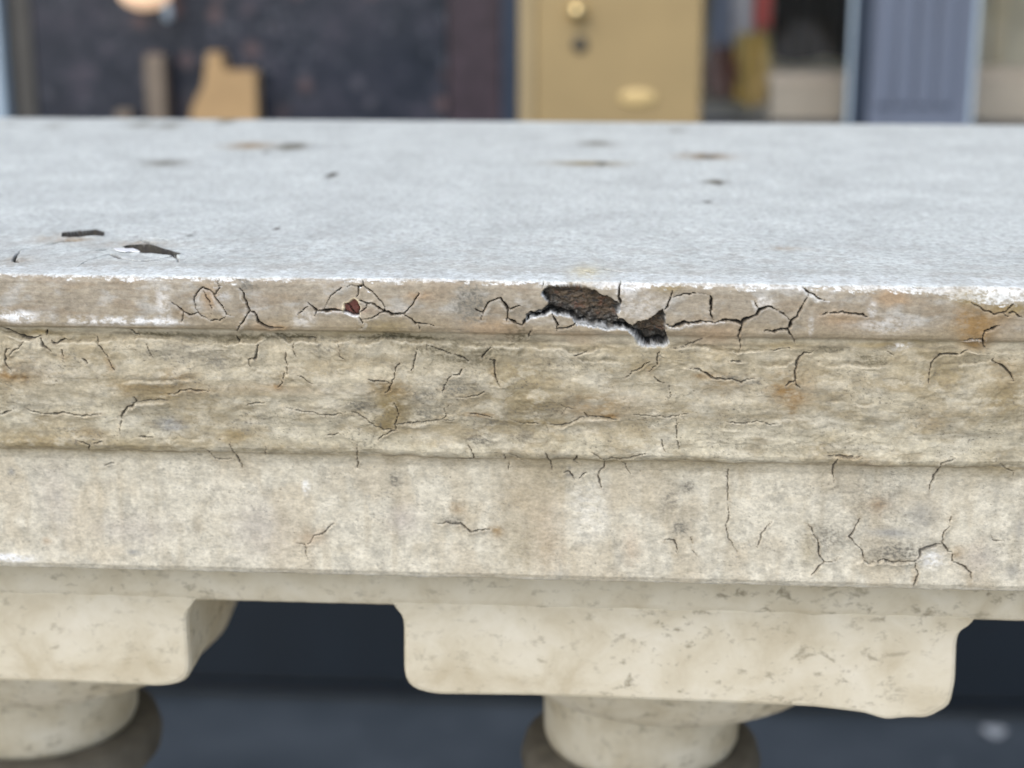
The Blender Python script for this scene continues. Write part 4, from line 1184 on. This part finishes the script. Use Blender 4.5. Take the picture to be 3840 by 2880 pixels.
# ------------------------------------------------------------------ ground
def slate_ground():
    m, nt, b = new_mat('slate_paving')
    v = tex_coord(nt)
    f = noise(nt, v, 6, 6, 0.6)
    c = ramp(nt, f, [(0.3, (0.031, 0.042, 0.054)), (0.7, (0.058, 0.073, 0.090))])
    f2 = noise(nt, v, 26, 3, 0.5)
    c2 = ramp(nt, f2, [(0.66, (0, 0, 0)), (0.72, (0.6, 0.6, 0.6))])
    c = mixc(nt, c, (0.09, 0.11, 0.135), c2)
    nt.links.new(c, b.inputs['Base Color'])
    b.inputs['Roughness'].default_value = 0.6
    bump(nt, b, f, 0.2, 0.003)
    return m
ground_mat = slate_ground()
g = mesh_obj('ground', [(-60, -60, 0), (60, -60, 0), (60, 1.60, 0), (-60, 1.60, 0)], [(0, 1, 2, 3)], ground_mat)
tag(g, kind='structure')
far_mat = simple('bounce_pavement', (0.42, 0.39, 0.34), 0.85, 0.15, 2, 0.2, 0.01)
g = mesh_obj('bounce_pavement', [(-60, -60, 0.004), (60, -60, 0.004), (60, 0.0, 0.004), (-60, 0.0, 0.004)], [(0, 1, 2, 3)], far_mat)  # unseen pale ground, added to bounce warm light onto front and soffit
tag(g, kind='structure')

# ------------------------------------------------------------------ shopfront
def granite():
    m, nt, b = new_mat('speckled_granite')
    v = tex_coord(nt)
    f = noise(nt, v, 38, 7, 0.85)
    c = ramp(nt, f, [(0.36, (0.010, 0.016, 0.024)), (0.52, (0.024, 0.030, 0.042)), (0.62, (0.060, 0.058, 0.072)), (0.74, (0.15, 0.12, 0.125))])
    f2 = noise(nt, v, 14, 3, 0.6)
    c2 = ramp(nt, f2, [(0.35, (0.55, 0.62, 0.75)), (0.65, (1.25, 1.14, 1.18))])
    c = mixc(nt, c, c2, 1.0, 'MULTIPLY')
    for sc, rad, cl, off in ((34, 0.17, (0.085, 0.083, 0.10), 0.0), (21, 0.14, (0.12, 0.08, 0.08), 3.3), (55, 0.2, (0.075, 0.08, 0.10), 7.7)):
        mp = nt.nodes.new('ShaderNodeMapping'); mp.inputs['Location'].default_value = (off, off, off)
        nt.links.new(v, mp.inputs[0])
        vo = nt.nodes.new('ShaderNodeTexVoronoi'); vo.inputs['Scale'].default_value = sc
        nt.links.new(mp.outputs[0], vo.inputs['Vector'])
        d = ramp(nt, vo.outputs['Distance'], [(rad, (1, 1, 1)), (rad + 0.12, (0, 0, 0))])
        gate = noise(nt, mp.outputs[0], 9, 2, 0.5)
        gm = ramp(nt, gate, [(0.42, (0, 0, 0)), (0.62, (1, 1, 1))])
        mk = mixc(nt, d, gm, 1.0, 'MULTIPLY')
        c = mixc(nt, c, cl, mk)
    nt.links.new(c, b.inputs['Base Color'])
    b.inputs['Roughness'].default_value = 0.3
    return m
M_gran = granite()
M_gran2 = simple('red_brown_granite', (0.040, 0.026, 0.034), 0.45, 0.5, 70, 0.0)
M_navy = simple('navy_plinth', (0.0065, 0.0115, 0.018), 0.5, 0.15, 8, 0.1)
M_navyf = simple('navy_frame', (0.020, 0.032, 0.055), 0.45, 0.15, 20, 0.1)
M_white = simple('white_frame', (0.42, 0.52, 0.60), 0.5, 0.05, 20, 0.1)
M_tan = simple('tan_door', (0.37, 0.27, 0.125), 0.55, 0.08, 12, 0.1)
M_tan2 = simple('tan_door_edge', (0.39, 0.30, 0.16), 0.55, 0.05, 12, 0.1)
M_brass = simple('brass', (0.85, 0.68, 0.36), 0.25, 0.05, 30, 0.0, metal=1.0)
M_pale = simple('reflection_tan', (0.66, 0.49, 0.22), 0.45, 0.05, 30, 0.0)  # colour of the reflected lamp glow on the door
M_key = simple('dark_iron', (0.04, 0.04, 0.035), 0.5, 0.1, 30, 0.0)
M_pil = simple('grey_pilaster', (0.135, 0.16, 0.215), 0.6, 0.12, 9, 0.1, stretch=(4, 1, 0.4))
M_taupe = simple('taupe_reveal', (0.085, 0.08, 0.07), 0.6, 0.1, 20, 0.1)
M_card = simple('orange_cardboard', (0.44, 0.29, 0.14), 0.75, 0.12, 25, 0.1)
M_cardd = simple('brown_cardboard', (0.20, 0.16, 0.12), 0.75, 0.12, 25, 0.1)
M_beige = simple('beige_box', (0.80, 0.69, 0.53), 0.75, 0.06, 25, 0.1)
M_beige2 = simple('beige_lid', (0.86, 0.73, 0.57), 0.75, 0.06, 25, 0.1)
M_shelf = simple('shop_shelf', (0.85, 0.79, 0.66), 0.7, 0.1, 25, 0.1)
M_wall = simple('shop_wall', (0.62, 0.58, 0.44), 0.8, 0.3, 12, 0.1)
M_black = simple('black_cloth', (0.018, 0.018, 0.018), 0.9, 0.3, 60, 0.4)
M_pink = simple('pink_cloth', (0.75, 0.24, 0.22), 0.8, 0.1, 60, 0.3)
M_blue = simple('blue_grey_cloth', (0.45, 0.50, 0.60), 0.8, 0.4, 30, 0.3)
M_pale2 = simple('pale_grey_cloth', (0.75, 0.75, 0.78), 0.8, 0.2, 40, 0.3)
M_yel = simple('mustard_cloth', (0.66, 0.50, 0.18), 0.8, 0.25, 40, 0.3)
M_mar = simple('maroon_bag', (0.28, 0.15, 0.12), 0.7, 0.3, 40, 0.3)
M_post = simple('cream_post', (0.60, 0.53, 0.36), 0.6, 0.05, 20, 0.1)

M_glass, nt_, b_ = new_mat('window_glass')
nt_.nodes.remove(b_)
tr_ = nt_.nodes.new('ShaderNodeBsdfTransparent'); gl_ = nt_.nodes.new('ShaderNodeBsdfGlossy'); gl_.inputs['Roughness'].default_value = 0.02
fr_ = nt_.nodes.new('ShaderNodeFresnel'); fr_.inputs['IOR'].default_value = 1.45
ms_ = nt_.nodes.new('ShaderNodeMixShader')
nt_.links.new(fr_.outputs[0], ms_.inputs[0]); nt_.links.new(tr_.outputs[0], ms_.inputs[1]); nt_.links.new(gl_.outputs[0], ms_.inputs[2])
nt_.links.new(ms_.outputs[0], nt_.nodes['Material Output'].inputs[0])

shop = empty('shop_front', (0, 1.55, 0))
tag(shop, 'dark granite shop front with navy plinth and grey fluted pilaster behind the balustrade', 'shop front')
YF = 1.55
box_obj('plinth', (-3.0, 3.0, YF, YF + 0.25, 0.035, 0.73), M_navy, shop, 0.002)
box_obj('plinth_base', (-3.0, 3.0, YF + 0.03, YF + 0.25, -0.02, 0.035), M_key, shop)
box_obj('sill', (-3.0, 3.0, YF - 0.035, YF + 0.12, 0.7305, 0.75), M_navyf, shop, 0.003)
box_obj('granite_panel', (-0.669, -0.178, YF + 0.012, YF + 0.045, 0.7502, 2.55), M_gran, shop, 0.002)
box_obj('granite_panel', (-0.1755, -0.113, YF + 0.012, YF + 0.045, 0.7502, 2.55), M_gran2, shop, 0.002)
box_obj('window_reveal', (-0.700, -0.671, YF + 0.012, YF + 0.045, 0.7502, 2.55), M_taupe, shop, 0.002)
box_obj('window_frame', (-0.745, -0.7015, YF - 0.01, YF + 0.045, 0.7502, 2.55), M_white, shop, 0.002)
box_obj('granite_panel', (-3.0, -0.747, YF + 0.012, YF + 0.045, 0.7502, 2.55), M_gran, shop, 0.002)
box_obj('door_jamb', (-0.1125, -0.0925, YF - 0.006, YF + 0.045, 0.7502, 2.55), M_navyf, shop, 0.002)
box_obj('window_frame', (0.2842, 0.2885, YF - 0.012, YF - 0.002, 0.7502, 2.55), M_white, shop, 0.001)
box_obj('window_frame', (0.2887, 0.3085, YF - 0.004, YF + 0.045, 0.7502, 2.55), M_navyf, shop, 0.001)
pil = box_obj('pilaster', (0.309, 0.4225, YF - 0.010, YF + 0.12, 0.7502, 2.55), M_pil, shop, 0.002)
for i, (a, b) in enumerate(((0.316, 0.333), (0.339, 0.356), (0.362, 0.379), (0.385, 0.402))):
    f = box_obj('reed', (a, b, YF - 0.015, YF - 0.0101, 0.78, 2.5), M_pil, None, 0.002)
    f.data.transform(Matrix.Translation(-Vector(shop.location))); f.parent = pil
box_obj('window_frame', (0.4226, 0.4275, YF - 0.010, YF + 0.045, 0.7502, 2.55), M_white, shop, 0.001)
box_obj('window_pane', (0.119, 0.2840, YF + 0.03, YF + 0.034, 0.7502, 2.55), M_glass, shop)
box_obj('window_pane', (0.4277, 1.40, YF + 0.03, YF + 0.034, 0.7502, 2.55), M_glass, shop)
box_obj('granite_panel', (1.402, 3.0, YF + 0.012, YF + 0.045, 0.7502, 2.55), M_gran, shop, 0.002)
box_obj('upper_wall', (-3.0, 3.0, YF + 0.005, YF + 0.3, 2.551, 4.5), M_navyf, shop)

box_obj('glint_strip', (-3.0, 3.0, YF + 0.020, YF + 0.0295, 0.012, 0.017), M_navyf, shop)  # thin strip added to stand in for faint glints along the base
# tan door leaf
door = empty('wooden_door', (0.012, YF - 0.004, 0.7505))
tag(door, 'plain tan door panel with round brass knob between granite and window', 'door')
leaf = box_obj('door_leaf', (-0.074, 0.1185, YF - 0.004, YF + 0.03, 0.7505, 2.5), M_tan, door, 0.003)
box_obj('edge_strip', (-0.092, -0.0745, YF - 0.0065, YF + 0.03, 0.7505, 2.5), M_tan2, door, 0.002)
def px_round(name, x, z, r, yy, mat, parent, depth=0.012):
    vs, fs = lathe([(0.0, depth), (r * 0.55, depth * 0.92), (r * 0.9, depth * 0.6), (r, depth * 0.25), (r * 0.7, 0.0)], 0, 0, 24)
    vs = [(x + v[0], yy - v[2], z + v[1]) for v in vs]
    return mesh_obj(name, vs, fs, mat, parent, True)
px_round('knob', -0.025, 0.884, 0.011, YF - 0.005, M_brass, door, 0.02)
px_round('keyhole', -0.022, 0.846, 0.009, YF - 0.0045, M_key, door, 0.004)
px_round('lamp_reflection', 0.046, 0.786, 0.010, YF - 0.0045, M_pale, door, 0.003)  # pale disc standing in for a lamp's reflection on the door
lp = door.children[-1]
for v in lp.data.vertices: v.co.x = 0.034 + (v.co.x - 0.034) * 2.2

# things on the sill
bm = bmesh.new()
prof = [(-0.478, 0.7503), (-0.397, 0.7503), (-0.397, 0.812), (-0.404, 0.815), (-0.432, 0.815), (-0.438, 0.835), (-0.452, 0.836), (-0.458, 0.80), (-0.472, 0.776)]
fv = [bm.verts.new((x, 1.525, z)) for x, z in prof]; bv = [bm.verts.new((x, 1.555, z)) for x, z in prof]
bm.faces.new(fv); bm.faces.new(bv[::-1])
for k in range(len(prof)):
    k2 = (k + 1) % len(prof); bm.faces.new((fv[k], bv[k], bv[k2], fv[k2]))
w = bm_obj('display_stand', bm, M_card)
tag(w, 'orange tan stepped display stand on the sill against the dark granite', 'display stand')
po = box_obj('short_post', (-0.528, -0.505, 1.53, 1.555, 0.7503, 0.832), M_cardd, None, 0.002)
tag(po, 'short brown post on the sill left of the orange stand', 'post')
bx = box_obj('small_block', (-0.566, -0.548, 1.53, 1.55, 0.7503, 0.768), M_cardd, None, 0.002)
tag(bx, 'low brown block on the sill left of the short post', 'block')

lamp = empty('wall_lamp', (-0.522, 1.535, 0.905))
tag(lamp, 'glowing peach wall lamp with glass drop on the dark granite', 'lamp')
M_lamp, nt_, b_ = new_mat('lamp_globe')
b_.inputs['Base Color'].default_value = (0.8, 0.6, 0.42, 1)
b_.inputs['Emission Color'].default_value = (1.0, 0.66, 0.42, 1)
b_.inputs['Emission Strength'].default_value = 0.55
vs, fs = lathe([(0.0, 0.0)] + [(0.031 * math.sin(a), 0.022 * (1 - math.cos(a))) for a in [math.pi * k / 10 for k in range(1, 10)]] + [(0.0, 0.044)], -0.522, 1.53, 24)
vs = [(v[0], v[1], v[2] + 0.884) for v in vs]
mesh_obj('lamp_globe', vs, fs, M_lamp, lamp, True)
vs, fs = lathe([(0.0, 0.0), (0.005, 0.003), (0.0055, 0.012), (0.003, 0.022), (0.0, 0.024)], -0.497, 1.53, 16)
vs = [(v[0] - 0.0 + (0.884 - v[2]) * 0 , v[1], v[2] + 0.871) for v in vs]
mesh_obj('glass_drop', vs, fs, M_white, lamp, True)
box_obj('bracket', (-0.53, -0.514, 1.535, 1.562, 0.915, 0.94), M_key, lamp)

# shop interior behind the glass
iw = mesh_obj('shop_back_wall', [(-0.1, 2.0, 0.5), (1.6, 2.0, 0.5), (1.6, 2.0, 2.6), (-0.1, 2.0, 2.6)], [(3, 2, 1, 0)], M_wall)
tag(iw, kind='structure')
ifl = box_obj('shop_floor', (-0.1, 1.6, 1.652, 2.0, 0.69, 0.735), M_shelf)
tag(ifl, kind='structure')

def cloth(name, x0, x1, z0, z1, y, mat, label, cat, waves=3, amp=0.008, curve=None):
    nx_, nz_ = 26, 14
    vs, fs = [], []
    for side in (0, 1):
        for i in range(nx_ + 1):
            for j in range(nz_ + 1):
                u, t = i / nx_, j / nz_
                pinch = 1 - 0.18 * math.sin(t * 3.0 + 0.4) * (0.5 - abs(u - 0.5))
                x = x0 + (x1 - x0) * (0.5 + (u - 0.5) * (curve(t) if curve else pinch))
                z = z0 + (z1 - z0) * t + 0.004 * math.sin(u * 9 + x0 * 40) * (1 - t)
                vs.append((x, y + amp * math.sin(u * waves * 6.283 + t * 1.3) + side * 0.006, z))
    N = (nx_ + 1) * (nz_ + 1)
    for side in (0, 1):
        for i in range(nx_):
            for j in range(nz_):
                a = side * N + i * (nz_ + 1) + j
                q = (a, a + nz_ + 1, a + nz_ + 2, a + 1)
                fs.append(q if side == 0 else q[::-1])
    o = mesh_obj(name, vs, fs, mat, None, True)
    return tag(o, label, cat)
cloth('hanging_cloth', 0.137, 0.168, 0.815, 1.3, 1.76, M_blue, 'blue grey cloth hanging beside the pale grey one in the shop', 'cloth')
cloth('hanging_cloth', 0.163, 0.190, 0.835, 1.3, 1.745, M_pale2, 'pale grey cloth hanging between the blue grey and the pink cloth', 'cloth', 2)
cloth('hanging_cloth', 0.191, 0.212, 0.852, 1.3, 1.74, M_pink, 'pink cloth hanging behind the window glass', 'cloth', 2)
cloth('hanging_cloth', 0.216, 0.330, 0.812, 1.5, 1.76, M_black, 'black cloth hanging above the beige box in the window', 'cloth', 4)
cloth('shoulder_bag', 0.165, 0.211, 0.760, 0.850, 1.70, M_yel, 'mustard yellow bag slumped below the pink cloth', 'bag', 2, 0.012, lambda t: 0.75 + 0.3 * math.sin(t * 3.1))
cloth('shoulder_bag', 0.132, 0.170, 0.770, 0.832, 1.71, M_mar, 'maroon and grey bag left of the mustard bag', 'bag', 2, 0.012, lambda t: 0.7 + 0.4 * math.sin(t * 3.1))
def carton(x0, x1, y0, y1, z0, z1, label, lid=True):
    b = empty('cardboard_box', ((x0 + x1) / 2, (y0 + y1) / 2, z0))
    tag(b, label, 'box')
    box_obj('box_body', (x0, x1, y0, y1, z0, z1 - 0.012), M_beige, b, 0.002)
    box_obj('lid', (x0 - 0.003, x1 + 0.003, y0 - 0.003, y1 + 0.003, z1 - 0.0118, z1), M_beige2, b, 0.002)
carton(0.208, 0.325, 1.65, 1.72, 0.7355, 0.804, 'beige lidded box on the window shelf left of the pilaster')
carton(0.438, 0.78, 1.66, 1.73, 0.7355, 0.810, 'long beige box on the window shelf right of the pilaster')
p_ = box_obj('cream_post', (0.492, 0.508, 1.77, 1.79, 0.7355, 2.2), M_post, None, 0.002)
tag(p_, 'slim cream post standing behind the long beige box', 'post')
for x0, h, m_, lb in ((0.476, 0.86, M_key, 'dark bottle shape standing left of the cream post'),):
    vs, fs = lathe([(0.0, 0.7355), (0.016, 0.7355), (0.017, 0.80), (0.012, 0.83), (0.006, 0.845), (0.006, 0.87), (0.0, 0.87)], x0 - 0.013, 1.80, 20)
    tag(mesh_obj('bottle', vs, fs, m_, None, True), lb, 'bottle')

M_leaf = simple('pale_leaf', (0.30, 0.33, 0.36), 0.6, 0.2, 60, 0.2)
lv = []
for q in range(12):
    a = 2 * math.pi * q / 12
    lv.append((0.506 + 0.016 * math.cos(a) * (1 - 0.25 * abs(math.sin(a))), 1.525 + 0.016 * math.sin(a), 0.004 + 0.004 * math.cos(a) ** 2))
lv.append((0.506, 1.525, 0.009))
lf = mesh_obj('fallen_leaf', lv, [(q, (q + 1) % 12, 12) for q in range(12)], M_leaf, None, True)
tag(lf, 'small pale fallen leaf lying on the dark paving at the right', 'leaf')
